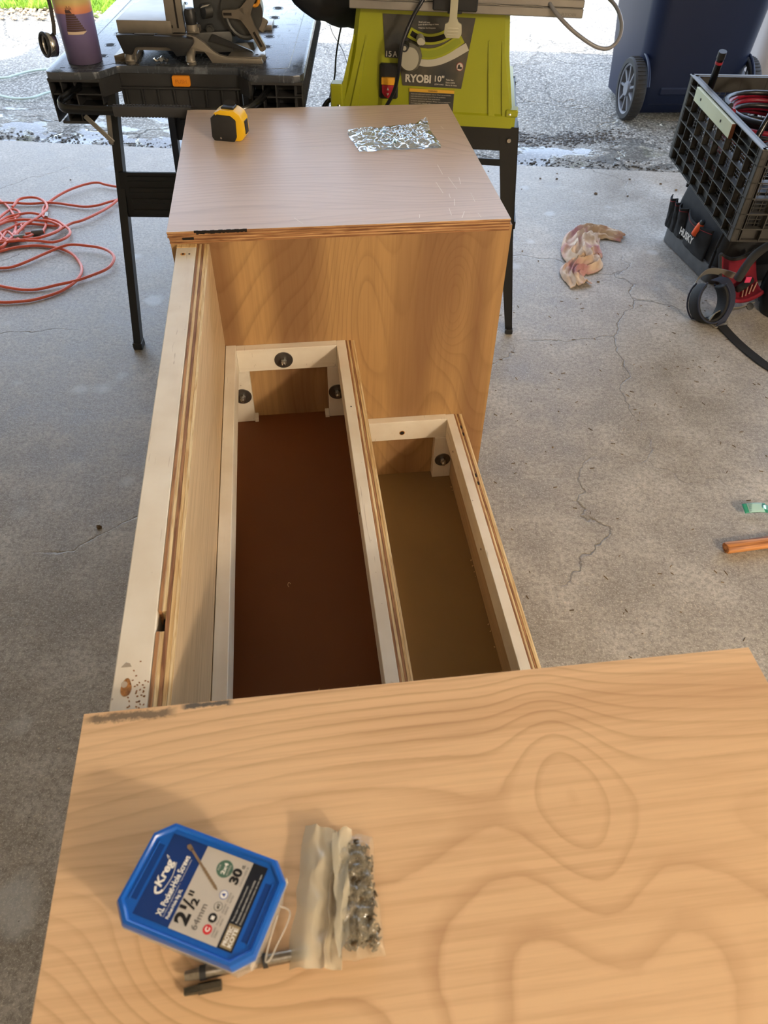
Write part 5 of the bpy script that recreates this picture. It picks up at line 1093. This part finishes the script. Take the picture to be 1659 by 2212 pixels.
b = MB(); b.lathe([(0.006, 0.0), (0.011, 0.005), (0.012, 0.03), (0.0115, 0.05), (0.009, 0.058)], seg=18, M=Matrix.Translation((0.218, -0.030, 0.122)) @ Matrix.Rotation(R(25), 4, 'Y')); b.build('handle', plain('bright orange', rgb(240, 96, 40), 0.45), t)
b = MB(); b.lathe([(0.009, 0.058), (0.0095, 0.064), (0.007, 0.070), (0.0, 0.071)], seg=18, M=Matrix.Translation((0.218, -0.030, 0.122)) @ Matrix.Rotation(R(25), 4, 'Y')); b.build('cap', M_blk, t)

# kneepad with red lining, ring shaped calf cuff, strap and buckle
t = thing('kneepad', 'kneepad with red lining, grey arms and black cuff in front of the tool bag', 'kneepad', (0, 0, 0))
M_shell = plain('grey shell', rgb(120, 116, 106), 0.5); M_pad = plain('black mesh pad', rgb(22, 22, 24), 0.75, bump=0.9, bs=420); M_navy = plain('navy webbing', rgb(40, 46, 66), 0.8, bump=0.3, bs=800); M_redl = plain('dark red lining', rgb(128, 10, 34), 0.8, var=0.15, vs=20)
rc = Vector((1.342, 2.035, 0.062)); e3 = Vector((0.10, -0.86, 0.50)).normalized(); e1 = (Vector((0.12, 0.1, 1)) - e3*Vector((0.12, 0.1, 1)).dot(e3)).normalized(); e2 = e1.cross(e3).normalized()
b = MB(); rg = []
for k in range(49):
    a = R(35 + 290*k/48); cpt = rc + e1*0.062*math.cos(a) + e2*0.052*math.sin(a)*-1
    rad_ = (e1*math.cos(a) - e2*math.sin(a)).normalized()
    rg.append([cpt + rad_*dx + e3*dy for dx, dy in ((-0.006, -0.028), (0.006, -0.030), (0.010, 0.0), (0.006, 0.030), (-0.006, 0.028), (-0.010, 0.0))])
b.loft(rg); zmin = min(v.co.z for v in b.bm.verts)
for v in b.bm.verts: v.co.z = max(v.co.z, 0.001)
b.build('cuff', M_pad, t, 60, sub=1)
b = MB(); b.tube([Vector((p.x, p.y, max(0.004, p.z))) for p in [rg[k][3] for k in range(0, 49, 2)]], 0.0030, 8); b.build('cuff_edge', M_navy, t, 60)
b = MB(); b.tube([Vector((p.x, p.y, max(0.004, p.z))) for p in [rg[k][1] for k in range(0, 49, 2)]], 0.0030, 8); b.build('cuff_edge', M_navy, t, 60)
def rib(pts, dirs, wid, mat, name, th=0.003, n=6): b = MB(); P_ = spline(pts, n); b.ribbon(P_, dirs, wid, th); return b.build(name, mat, t, 50)
rib([(1.305, 2.085, 0.045), (1.330, 2.125, 0.085), (1.375, 2.150, 0.105), (1.430, 2.148, 0.100), (1.475, 2.150, 0.085)], Vector((0.1, -0.3, 1)), 0.024, M_shell, 'side_arm')
rib([(1.330, 1.985, 0.018), (1.360, 2.010, 0.030), (1.410, 2.035, 0.026), (1.470, 2.050, 0.022), (1.525, 2.070, 0.024)], Vector((0, -0.7, 0.8)), 0.030, M_shell, 'side_arm')
b = MB(); b.lathe([(0.0, 0.0), (0.012, 0.0), (0.012, 0.004), (0.0, 0.005)], seg=20, M=Matrix.Translation((1.502, 2.047, 0.028)) @ Matrix.Rotation(R(50), 4, 'X')); b.build('pivot_cap', M_blkp, t)
def redf(u, v):
    x = 1.425 + 0.135*u; y = 2.065 + 0.125*v + 0.02*u; z = 0.012 + 0.085*v**1.3 + 0.05*(2*u-1)**2*0.5
    return (x, y - 0.0*u, max(0.006, z + 0.02*(2*v-1)**2))
b = MB(); b.grid(redf, 20, 20); b.build('lining', M_redl, t, 60, solid=0.012)
b = MB(); b.tube([redf(u/16, 1.0) for u in range(17)] , 0.008, 8); b.tube([redf(0.0, v/16) for v in range(17)], 0.006, 8); b.build('lining_edge', M_cloth, t, 60)
for k in range(4):
    b = MB(); b.tube([Vector(redf(0.50+0.10*k, 0.16+0.02*k))+Vector((0, -0.004, 0.010)), Vector(redf(0.62+0.11*k, 0.40))+Vector((0, -0.004, 0.010))], 0.0022, 6); b.build('printed_bar', plain('beige print', rgb(190, 150, 130), 0.7), t)
rib([(1.372, 2.090, 0.112), (1.398, 2.075, 0.110), (1.412, 2.045, 0.085), (1.408, 2.015, 0.050), (1.385, 1.990, 0.016), (1.375, 1.978, 0.010)], Vector((1, 0.35, 0.1)), 0.040, M_navy, 'strap', 0.003)
b = MB(); b.tube([(1.345, 1.985, 0.010), (1.352, 1.968, 0.006), (1.398, 1.975, 0.006), (1.402, 1.988, 0.010), (1.345, 1.985, 0.010)], 0.0022, 6); b.build('buckle', M_shell, t)
rib([(1.378, 1.972, 0.008), (1.384, 1.930, 0.004), (1.392, 1.860, 0.004), (1.405, 1.790, 0.006), (1.425, 1.735, 0.004), (1.470, 1.660, 0.004), (1.56, 1.58, 0.004)], Vector((1, 0.15, 0.05)), 0.032, M_cloth2, 'strap_tail', 0.003)
b = MB(); b.tube(spline([(1.470, 2.100, 0.062), (1.495, 2.112, 0.066), (1.53, 2.135, 0.075)], 5), [0.006]+[0.012]*9+[0.014], 12); b.build('tongue', M_cloth2, t, 60)
b = MB(); b.box((1.496, 2.112, 0.078), (1.516, 2.116, 0.098), 0.001); part(b.build('pull_tab', plain('pink tab', rgb(224, 66, 110), 0.7), t), 'bright pink pull tab')
# second kneepad or pouch: a rumpled black padded fabric heap
t = thing('padded_pouch', 'rumpled black padded fabric pouch with small white mark, between crate and red-lined kneepad', 'pouch', (0, 0, 0))
def heap(u, v):
    a = 2*PI*u; r = 1-v
    x = 1.690 + (0.135*r)*math.cos(a); y = 2.070 + (0.150*r)*math.sin(a); q = Vector((x*14, y*14, v*2))
    z = 0.250*(1-r**2.6)**0.75 + 0.055*noise.noise(q)*(1-r*0.5) + 0.022*abs(noise.noise(q*2.2))
    return (x + 0.02*noise.noise(q*0.8), y + 0.02*noise.noise(q*0.8+Vector((4, 0, 0))), max(0.001, z))
b = MB(); b.grid(heap, 72, 30); bmesh.ops.remove_doubles(b.bm, verts=b.bm.verts[:], dist=0.0006); hp_ = b.build('padded_fabric', M_cloth2, t, 70)
b = MB(); b.prism([(0, 0.012), (0.004, 0.012), (0.008, 0.004), (0.016, 0.018), (0.020, 0.018), (0.010, 0.0), (0.006, 0.0)], 0, 0.001, 'z', 0, Matrix.Translation((1.560, 1.965, 0.160)) @ Matrix.Rotation(R(60), 4, 'X') @ Matrix.Rotation(R(-40), 4, 'Y')); b.build('white_mark', M_lwht, t, 0)
b = MB(); b.tube(spline([(1.458, 2.10, 0.10), (1.475, 2.085, 0.19), (1.53, 2.08, 0.235), (1.60, 2.08, 0.25)], 6), 0.014, 10); b.build('padded_edge', M_cloth, t, 60)
b = MB(); b.tube(spline([(1.500, 2.02, 0.198), (1.525, 2.035, 0.222), (1.56, 2.03, 0.222), (1.60, 2.01, 0.20)], 5), [0.004]+[0.015]*14+[0.012], 10); part(b.build('leather_corner', plain('brown leather', rgb(92, 62, 48), 0.55, var=0.25, vs=40), t, 60), 'brown leather patch on the pouch')

# black lattice crate on top of the bag
CA = math.atan2(1.859-2.483, 1.223-1.297)
t = thing('crate', 'large black plastic lattice crate of cables, resting on the tool bag', 'crate', (1.297, 2.483, 0.355), CA)
M_cr = plain('dusty crate plastic', rgb(58, 56, 52), 0.5, var=0.25, vs=12)
L_, Wd, Hh = 0.628, 0.40, 0.245
# local x along the long side towards the camera, local y to the right (away), z up
def wallgrid(nx, ln, org, ax, inn, fine_seed, name, frame=True):
    """a lattice wall: deep ribs outside, thin plate with small windows inside"""
    ax = Vector(ax); inn = Vector(inn); org = Vector(org)
    Mx = Matrix(((ax.x, inn.x, 0, org.x), (ax.y, inn.y, 0, org.y), (0, 0, 1, org.z), (0, 0, 0, 1)))
    b = MB(); dp = 0.020
    zs = [0.0, 0.036, 0.078, 0.120, 0.162, 0.204, 0.245]
    for z in zs: b.box((0, 0, max(0, z-0.0016)), (ln, dp, z+0.0016), 0, Mx)
    b.box((0, 0, 0.222), (ln, dp*0.6, 0.2245), 0, Mx)
    for k in range(nx+1):
        x = ln*k/nx; x = min(max(x, 0.0015), ln-0.0015)
        b.box((x-0.0015, 0, 0), (x+0.0015, dp, Hh), 0, Mx)
    for x in (0.012, 0.026, ln-0.026, ln-0.012): b.box((x-0.0010, 0, 0), (x+0.0010, dp, Hh), 0, Mx)
    o = b.build(name, M_cr, t, 0)
    b = MB(); rr = random.Random(fine_seed)
    b.box((0, dp-0.004, 0.0), (ln, dp-0.001, 0.036), 0, Mx); b.box((0, dp-0.004, 0.204), (ln, dp-0.001, Hh), 0, Mx); b.box((0, dp-0.004, 0), (0.03, dp-0.001, Hh), 0, Mx); b.box((ln-0.03, dp-0.004, 0), (ln, dp-0.001, Hh), 0, Mx)
    for k in range(nx):
        x0 = ln*k/nx; dxn = ln/nx
        for j in range(1, 5):
            z0 = zs[j]
            for q in range(1, 4): b.box((x0, dp-0.003, z0+0.0105*q-0.0009), (x0+dxn, dp-0.001, z0+0.0105*q+0.0009), 0, Mx)
            for q in range(1, 4): b.box((x0+dxn*q/4-0.0009, dp-0.003, z0), (x0+dxn*q/4+0.0009, dp-0.001, z0+0.042), 0, Mx)
            b.box((x0, dp-0.003, z0), (x0+0.006, dp-0.001, z0+0.042), 0, Mx); b.box((x0+dxn-0.006, dp-0.003, z0), (x0+dxn, dp-0.001, z0+0.042), 0, Mx)
    i_ = b.build('lattice', M_cr, o, 0); i_['kind'] = 'stuff'
    return o
wallgrid(8, L_, (0, 0, 0), (1, 0, 0), (0, 1, 0), 1, 'side_wall')
wallgrid(8, L_, (L_, Wd, 0), (-1, 0, 0), (0, -1, 0), 2, 'side_wall')
wallgrid(5, Wd, (L_, 0, 0), (0, 1, 0), (-1, 0, 0), 3, 'end_wall')
wallgrid(5, Wd, (0, Wd, 0), (0, -1, 0), (1, 0, 0), 4, 'end_wall')
b = MB(); b.box((0.002, 0.002, 0.0), (L_-0.002, Wd-0.002, 0.004)); b.build('crate_bottom', M_cr, t, 0)
b = MB()
for (x0, y0, x1, y1) in ((-0.003, -0.003, L_+0.003, 0.010), (-0.003, Wd-0.010, L_+0.003, Wd+0.003), (-0.003, 0.0, 0.010, Wd), (L_-0.010, 0.0, L_+0.003, Wd)): b.box((x0, y0, 0.2445), (x1, y1, 0.2480), 0.001)
b.build('rim', plain('paler crate rim', rgb(104, 104, 100), 0.45), t)  # rim in a lighter grey than the walls
b = MB(); b.box((0.108, -0.0125, 0.205), (0.432, -0.0015, 0.2430), 0.001); pl_ = part(b.build('wooden_strip', plain('pale green painted wood', rgb(190, 194, 164), 0.55, var=0.04, vs=20), t, 0), 'pale painted wooden strip screwed to the crate side')
for x in (0.165, 0.350): b = MB(); b.cyl((x, -0.0127, 0.224), (x, -0.0132, 0.224), 0.0042, seg=12); b.build('screw', M_dark, pl_)
b = MB(); b.box((0.432, -0.0125, 0.205), (0.4325, -0.0015, 0.2430)); b.build('raw_end', plain('raw end', rgb(120, 72, 48), 0.8), pl_, 0)

# contents of the crate (same local frame)
def inside(name, label, cat): return thing(name, label, cat, (1.297, 2.483, 0.355), CA)
t = inside('jumper_cables', 'coil of red and black jumper cables heaped in the crate', 'cable')
rc_ = random.Random(4)
for col_, mm, nm in ((0, plain('red cable', rgb(132, 20, 44), 0.38), 'red_cable'), (1, plain('black cable', rgb(26, 25, 28), 0.38), 'black_cable')):
    P_ = []
    for k in range(150):
        a = 2*PI*k/22; lv = k/22
        q = lv + col_*0.5
        r1 = 0.112 + 0.016*math.sin(q*2.1) ; r2 = 0.120 + 0.014*math.sin(q*1.7+1)
        P_.append(Vector((0.205 + r1*math.cos(a)*1.12 + 0.016*math.sin(q*3), 0.190 + r2*math.sin(a) + 0.008*math.cos(q*2.3), 0.095 + 0.0185*lv + 0.006*math.sin(a*1+q) + 0.009*col_)))
    b = MB(); b.tube(P_, 0.0080, 8); b.build(nm, mm, t, 60)
t = inside('telescopic_pole', 'black pole with red band sticking up from the crate corner', 'tool handle')
b = MB(); b.cyl((0.030, 0.052, 0.085), (0.098, 0.038, 0.330), 0.0105, seg=18); b.build('pole', M_hand, t)
d_ = Vector((0.068, -0.014, 0.245)).normalized(); e_ = Vector((0.098, 0.038, 0.330))
b = MB(); b.cyl(e_-d_*0.030, e_-d_*0.022, 0.0112, seg=18); b.build('band', plain('red band', rgb(150, 30, 44), 0.5), t)
b = MB(); b.cyl(e_-d_*0.014, e_+d_*0.006, 0.0125, 0.0120, 18); b.build('cap', M_blkp, t)
t = inside('tube_handle', 'bent black metal tube leaning over the red and black cables', 'handle')
b = MB(); b.tube(spline([(0.385, 0.085, 0.16), (0.360, 0.115, 0.235), (0.315, 0.165, 0.300), (0.285, 0.200, 0.330), (0.275, 0.235, 0.335), (0.285, 0.275, 0.31), (0.30, 0.33, 0.20)], 8), 0.0085, 12); b.build('tube', M_hand, t, 60)
t = inside('work_glove', 'dark brown leather glove lying in the near end of the crate', 'glove')
def glove(u, v):
    a = 2*PI*u; x = 0.415 + 0.075*math.cos(a)*(1-v); y = 0.175 + 0.13*math.sin(a)*(1-v)
    return (x, y, 0.135 + 0.05*(1-(1-v)**2)**0.5 + 0.016*noise.noise(Vector((x*30, y*30, 1))))
b = MB(); b.grid(glove, 40, 14); bmesh.ops.remove_doubles(b.bm, verts=b.bm.verts[:], dist=0.0005); b.build('palm', plain('brown leather glove', rgb(62, 46, 40), 0.6, var=0.25, vs=30), t, 60, solid=0.003)
for k in range(4):
    b = MB(); b.tube(spline([(0.40+0.018*k, 0.095, 0.165-0.006*k), (0.395+0.022*k, 0.065, 0.165-0.010*k), (0.392+0.024*k, 0.040, 0.150-0.012*k)], 4), [0.011]*8+[0.007], 10); b.build('finger', plain('brown leather finger', rgb(70, 48, 42), 0.6), t, 60)
b = MB(); b.tube(spline([(0.36, 0.10, 0.168), (0.40, 0.16, 0.192), (0.44, 0.26, 0.186)], 6), 0.0016, 6); b.build('seam', plain('red seam', rgb(110, 44, 30), 0.7), t, 60)
t = inside('storage_case', 'dark plastic case with small white tag inside the crate, below the cables', 'case')
b = MB(); b.box((0.060, 0.045, 0.006), (0.330, 0.345, 0.080), 0.006); b.build('case_body', M_blkp, t)
b = MB(); b.box((0.100, 0.0440, 0.030), (0.128, 0.0449, 0.055)); b.build('tag', M_lwht, t, 0)
b = MB(); b.box((0.18, 0.0440, 0.012), (0.23, 0.0449, 0.062)); b.build('tag', plain('red tag', rgb(120, 44, 36), 0.6), t, 0)
b = MB(); b.box((0.245, 0.0440, 0.030), (0.285, 0.0449, 0.070)); b.build('tag', plain('rust tag', rgb(120, 56, 40), 0.6), t, 0)
t = inside('charging_lead', 'thin black lead looped at the near end of the crate', 'cable')
b = MB(); b.tube(spline([(0.50, 0.08, 0.12), (0.55, 0.12, 0.17), (0.56, 0.22, 0.19), (0.50, 0.30, 0.17), (0.44, 0.24, 0.19), (0.50, 0.14, 0.20), (0.57, 0.10, 0.16), (0.58, 0.2, 0.12)], 8), 0.0045, 8); b.build('lead', M_cord, t, 60)
b = MB(); b.box((0.445, 0.04, 0.006), (0.590, 0.340, 0.120), 0.01); b.build('power_brick', M_blkp, t)

# ---------------------------------------------------------------- things lying on the floor
t = thing('cleaning_rag', 'crumpled cream cotton rag with pink stains on the concrete floor', 'rag', (0, 0, 0))
M_rag = NT('stained cotton').set(Roughness=0.95)
M_rag.col(M_rag.mix(M_rag.ramv(M_rag.noise(9, M_rag.map((1, 1, 1), (3.1, 0.4, 0)), detail=3), (0.44, 0.0), (0.58, 0.65)), M_rag.ramp(M_rag.noise(14, detail=3), [(0.3, rgb(196, 164, 134)), (0.7, rgb(226, 206, 182))]), rgb(168, 88, 112))); M_rag.bump(M_rag.noise(600), 0.3, 0.001); M_rag = M_rag.m
spn = spline([(1.000, 2.272, 0), (0.985, 2.330, 0), (1.010, 2.385, 0), (1.070, 2.425, 0), (1.065, 2.475, 0), (1.085, 2.545, 0), (1.110, 2.615, 0), (1.160, 2.665, 0), (1.215, 2.650, 0), (1.270, 2.610, 0)], 12)
wid = [0.045, 0.036, 0.050, 0.062, 0.070, 0.072, 0.070, 0.052, 0.045, 0.030]
def ragf(u, v):
    i = u*(len(spn)-1); k = int(min(i, len(spn)-2)); p = spn[k].lerp(spn[k+1], i-k); tg = (spn[k+1]-spn[k]).normalized(); nrm = Vector((-tg.y, tg.x, 0))
    j = u*9; kj = int(min(j, 8)); w__ = wid[kj]*(1-(j-kj)) + wid[kj+1]*(j-kj)
    s_ = 2*v-1; q = Vector((u*9, v*3.5, 0))
    ww = w__*(1+0.25*noise.noise(Vector((u*7, 0 if v < .5 else 9, 2))))
    fold = 1-abs(math.sin(s_*6.0 + u*13 + 2.2*noise.noise(q)))
    z = 0.004 + (1-abs(s_)**3)*(0.014 + 0.030*fold) * (0.35+0.65*math.sin(PI*min(1, max(0, u*0.9+0.08)))) + 0.006*noise.noise(q*3)
    p2 = p + nrm*s_*ww + tg*0.012*noise.noise(q*1.4+Vector((2, 2, 2)))
    return (p2.x, p2.y, max(0.002, z))
b = MB(); b.grid(ragf, 150, 54); b.build('cloth', M_rag, t, 70, solid=0.002)

M_ocord = plain('orange cord', rgb(226, 106, 76), 0.40)
CORD = [
[(-0.677,3.23),(-0.737,3.258),(-0.774,3.273),(-0.817,3.257),(-0.871,3.216),(-0.914,3.168),(-0.946,3.117),(-0.955,3.058),(-0.946,3.002),(-0.929,2.961),(-0.918,2.908),(-0.919,2.876),(-0.925,2.851),(-0.955,2.85),(-0.981,2.843)],
[(-0.649,3.117),(-0.704,3.089),(-0.745,3.064),(-0.794,3.058),(-0.849,3.077),(-0.902,3.099),(-0.95,3.11),(-1.013,3.105),(-1.074,3.117),(-1.132,3.122),(-1.25,3.10)],
[(-0.664,3.118),(-0.695,3.05),(-0.734,2.984),(-0.783,2.928),(-0.821,2.906),(-0.844,2.875),(-0.877,2.828),(-0.9,2.805),(-0.929,2.783),(-0.974,2.769),(-1.058,2.786),(-1.087,2.797),(-1.2,2.86)],
[(-1.072,3.068),(-1.068,3.088),(-1.059,3.13),(-1.022,3.148),(-0.985,3.138),(-0.954,3.1),(-0.937,3.049),(-0.941,3.009),(-0.956,2.957),(-0.987,2.901),(-1.01,2.815),(-1.027,2.768),(-1.043,2.722),(-1.12,2.68)],
[(-1.22,3.21),(-1.165,3.189),(-1.138,3.147),(-1.106,3.106),(-1.072,3.04),(-1.043,2.971),(-1.026,2.891),(-1.024,2.816),(-1.035,2.757),(-1.043,2.722)],
[(-1.16,2.96),(-1.111,2.977),(-1.104,2.993),(-1.09,3.035),(-1.075,3.058),(-1.05,3.045),(-1.034,3.01),(-1.045,2.981),(-1.07,2.966),(-1.091,2.936),(-1.15,2.89)],
[(-1.15,2.91),(-1.102,2.937),(-1.094,2.949),(-1.074,2.983),(-1.036,3.003),(-0.995,3.01),(-0.952,2.993),(-0.929,2.961),(-0.879,2.93),(-0.846,2.888),(-0.82,2.848),(-0.814,2.81),(-0.83,2.775),(-0.864,2.753),(-0.913,2.758),(-0.96,2.768),(-1.019,2.791),(-1.062,2.807),(-1.13,2.83)],
[(-1.15,2.85),(-1.096,2.885),(-1.084,2.903),(-1.057,2.933),(-1.01,2.948),(-0.952,2.937),(-0.909,2.926),(-0.866,2.89),(-0.853,2.864),(-0.866,2.827),(-0.908,2.788),(-0.948,2.773),(-1,2.766),(-1.051,2.758),(-1.13,2.74)],
[(-1.14,2.81),(-1.086,2.84),(-1.074,2.861),(-1.042,2.899),(-1.006,2.925),(-0.934,2.915),(-0.873,2.897)],
[(-0.91,2.843),(-0.94,2.843),(-0.965,2.805),(-0.997,2.814),(-1.018,2.853),(-0.997,2.883),(-1.009,2.916),(-0.977,2.922)],
[(-1.071,2.845),(-1.045,2.8),(-1.015,2.773),(-0.99,2.783),(-1.016,2.816),(-1.046,2.855),(-1.054,2.819),(-1.055,2.777)],
[(-1.13,2.67),(-1.059,2.7),(-1.041,2.71),(-0.994,2.735),(-0.929,2.744),(-0.873,2.73),(-0.83,2.709),(-0.783,2.664),(-0.746,2.598),(-0.728,2.536),(-0.728,2.483),(-0.745,2.443),(-0.777,2.4),(-0.82,2.369),(-0.865,2.349),(-0.912,2.344),(-0.96,2.346),(-1.06,2.37)],
[(-1.12,2.61),(-1.038,2.586),(-1.012,2.581),(-0.975,2.586),(-0.93,2.615),(-0.875,2.666),(-0.828,2.7),(-0.79,2.708),(-0.735,2.7),(-0.679,2.678),(-0.639,2.634),(-0.622,2.587),(-0.636,2.533),(-0.68,2.494),(-0.737,2.457),(-0.796,2.437),(-0.854,2.42),(-0.903,2.422),(-0.943,2.436),(-0.984,2.455),(-1.08,2.50)],
]
t = thing('extension_cord', 'long tangled orange extension cord lying on the floor left of the workbench', 'cord', (0, 0, 0))
for k, pts in enumerate(CORD):
    n_p = len(pts); Z = []
    for i, (x, y) in enumerate(pts):
        lift = 0.0065 + (0.0085*(k % 4)/3 if k < 11 else 0.0) + 0.010*max(0, noise.noise(Vector((x*7, y*7, k*3.0))))
        if k == 12 and 3 < i < 15: lift += 0.012*math.sin(PI*(i-3)/12)
        if k == 0 and i < 6: lift += 0.012*math.sin(PI*i/6)
        Z.append((x, y, lift))
    b = MB(); b.tube(spline(Z, 6), 0.0050, 8); b.build('cord_loop', M_ocord, t, 60)
b = MB(); b.cyl((-0.925, 2.985, 0.020), (-0.923, 2.955, 0.018), 0.0062, seg=12); b.build('cord_clip', M_gal, t)
b = MB(); b.cyl((-0.955, 2.835, 0.012), (-0.915, 2.845, 0.012), 0.011, 0.008, 14); b.build('plug', plain('dark plug', rgb(96, 92, 84), 0.5), t)
b = MB(); b.cyl((-1.01, 2.80, 0.012), (-0.975, 2.81, 0.012), 0.010, 0.009, 14); b.build('socket', plain('grey socket', rgb(120, 124, 112), 0.5), t)
t = thing('white_rope', 'thin white cord lying on the driveway left of the workbench', 'cord', (0, 0, 0))
M_wc = plain('white cord', rgb(206, 226, 220), 0.6)
for pts in ([(-1.9, 4.70), (-1.504, 4.770), (-1.449, 4.802), (-1.380, 4.875), (-1.299, 4.913), (-1.15, 4.92), (-1.05, 4.80)], [(-1.9, 4.62), (-1.60, 4.56), (-1.437, 4.472), (-1.37, 4.43), (-1.316, 4.414), (-1.264, 4.429), (-1.223, 4.482), (-1.193, 4.512), (-1.09, 4.62), (-1.05, 4.80)]):
    b = MB(); b.tube(spline([(x, y, 0.004) for x, y in pts], 8), 0.006, 8); b.build('cord_run', M_wc, t, 60)
t = thing('wooden_handle', 'rounded oak tool handle entering from the right, on the concrete floor', 'tool handle', (0, 0, 0))
M_oak = NT('oiled oak').set(Roughness=0.5); M_oak.col(M_oak.ramp(M_oak.noise(1.0, M_oak.map((3, 110, 110)), detail=3, dist=1.0), [(0.35, rgb(120, 66, 30)), (0.55, rgb(196, 130, 72)), (0.75, rgb(216, 156, 96))])); M_oak = M_oak.m
b = MB(); ax_ = Vector((0.992, 0.06, 0)).normalized(); sd_ = Vector((-ax_.y, ax_.x, 0)); rg = []
for s_, k in ((0.0, 0.86), (0.003, 1.0), (0.06, 1.0), (0.15, 1.05), (0.26, 0.95), (0.34, 0.9)):
    c0 = Vector((0.957, 1.044, 0.0122)) + ax_*s_; rg.append([c0 + sd_*(0.0155*k*math.cos(a)) + Vector((0, 0, 1))*(0.0118*k*math.sin(a)) for a in [2*PI*i/28 for i in range(28)]])
b.loft(rg); b.build('shaft', M_oak, t, 40)
t = thing('torn_packet', 'torn teal and white packet corner on the concrete floor by the wooden handle', 'packet', (0, 0, 0))
M_pk = plain('packet teal', rgb(54, 160, 134), 0.45)
def pk_(x0, x1, y0, y1, name, m, dz=0.0, par=None):
    b = MB(); b.grid(lambda u, v: (x0+(x1-x0)*u, y0+(y1-y0)*v - 0.10*((x0+(x1-x0)*u)-1.056), 0.010+dz+0.006*math.sin(((x0+(x1-x0)*u)-1.05)*40)+0.008*v), 12, 6); return b.build(name, m, par or t, 60, solid=0.0006)
f_ = pk_(1.056, 1.112, 1.147, 1.172, 'foil', M_pk); pk_(1.066, 1.104, 1.1475, 1.1715, 'printed_field', plain('packet pale', rgb(170, 214, 214), 0.5), 0.0008)
b = MB()
for k in range(9):
    y = 1.1495+k*0.0024; b.box((1.068, y-0.0004-0.0014, 0.0), (1.101, y+0.0004-0.0014, 0.0006), 0, Matrix.Translation((0, 0, 0.0118+0.0086*(k/9)+0.004)))
b.build('print_line', plain('packet ink', rgb(70, 120, 130), 0.6), t, 0)
b = MB(); b.grid(lambda u, v: (1.100+0.05*u, 1.150-0.020*u+0.008*v+0.004*math.sin(u*9), 0.018-0.010*u+0.010*v*abs(math.sin(u*5+0.5))), 14, 8); b.build('torn_strip', plain('packet foil', rgb(120, 190, 206), 0.25, 0.5), t, 60, solid=0.0006)
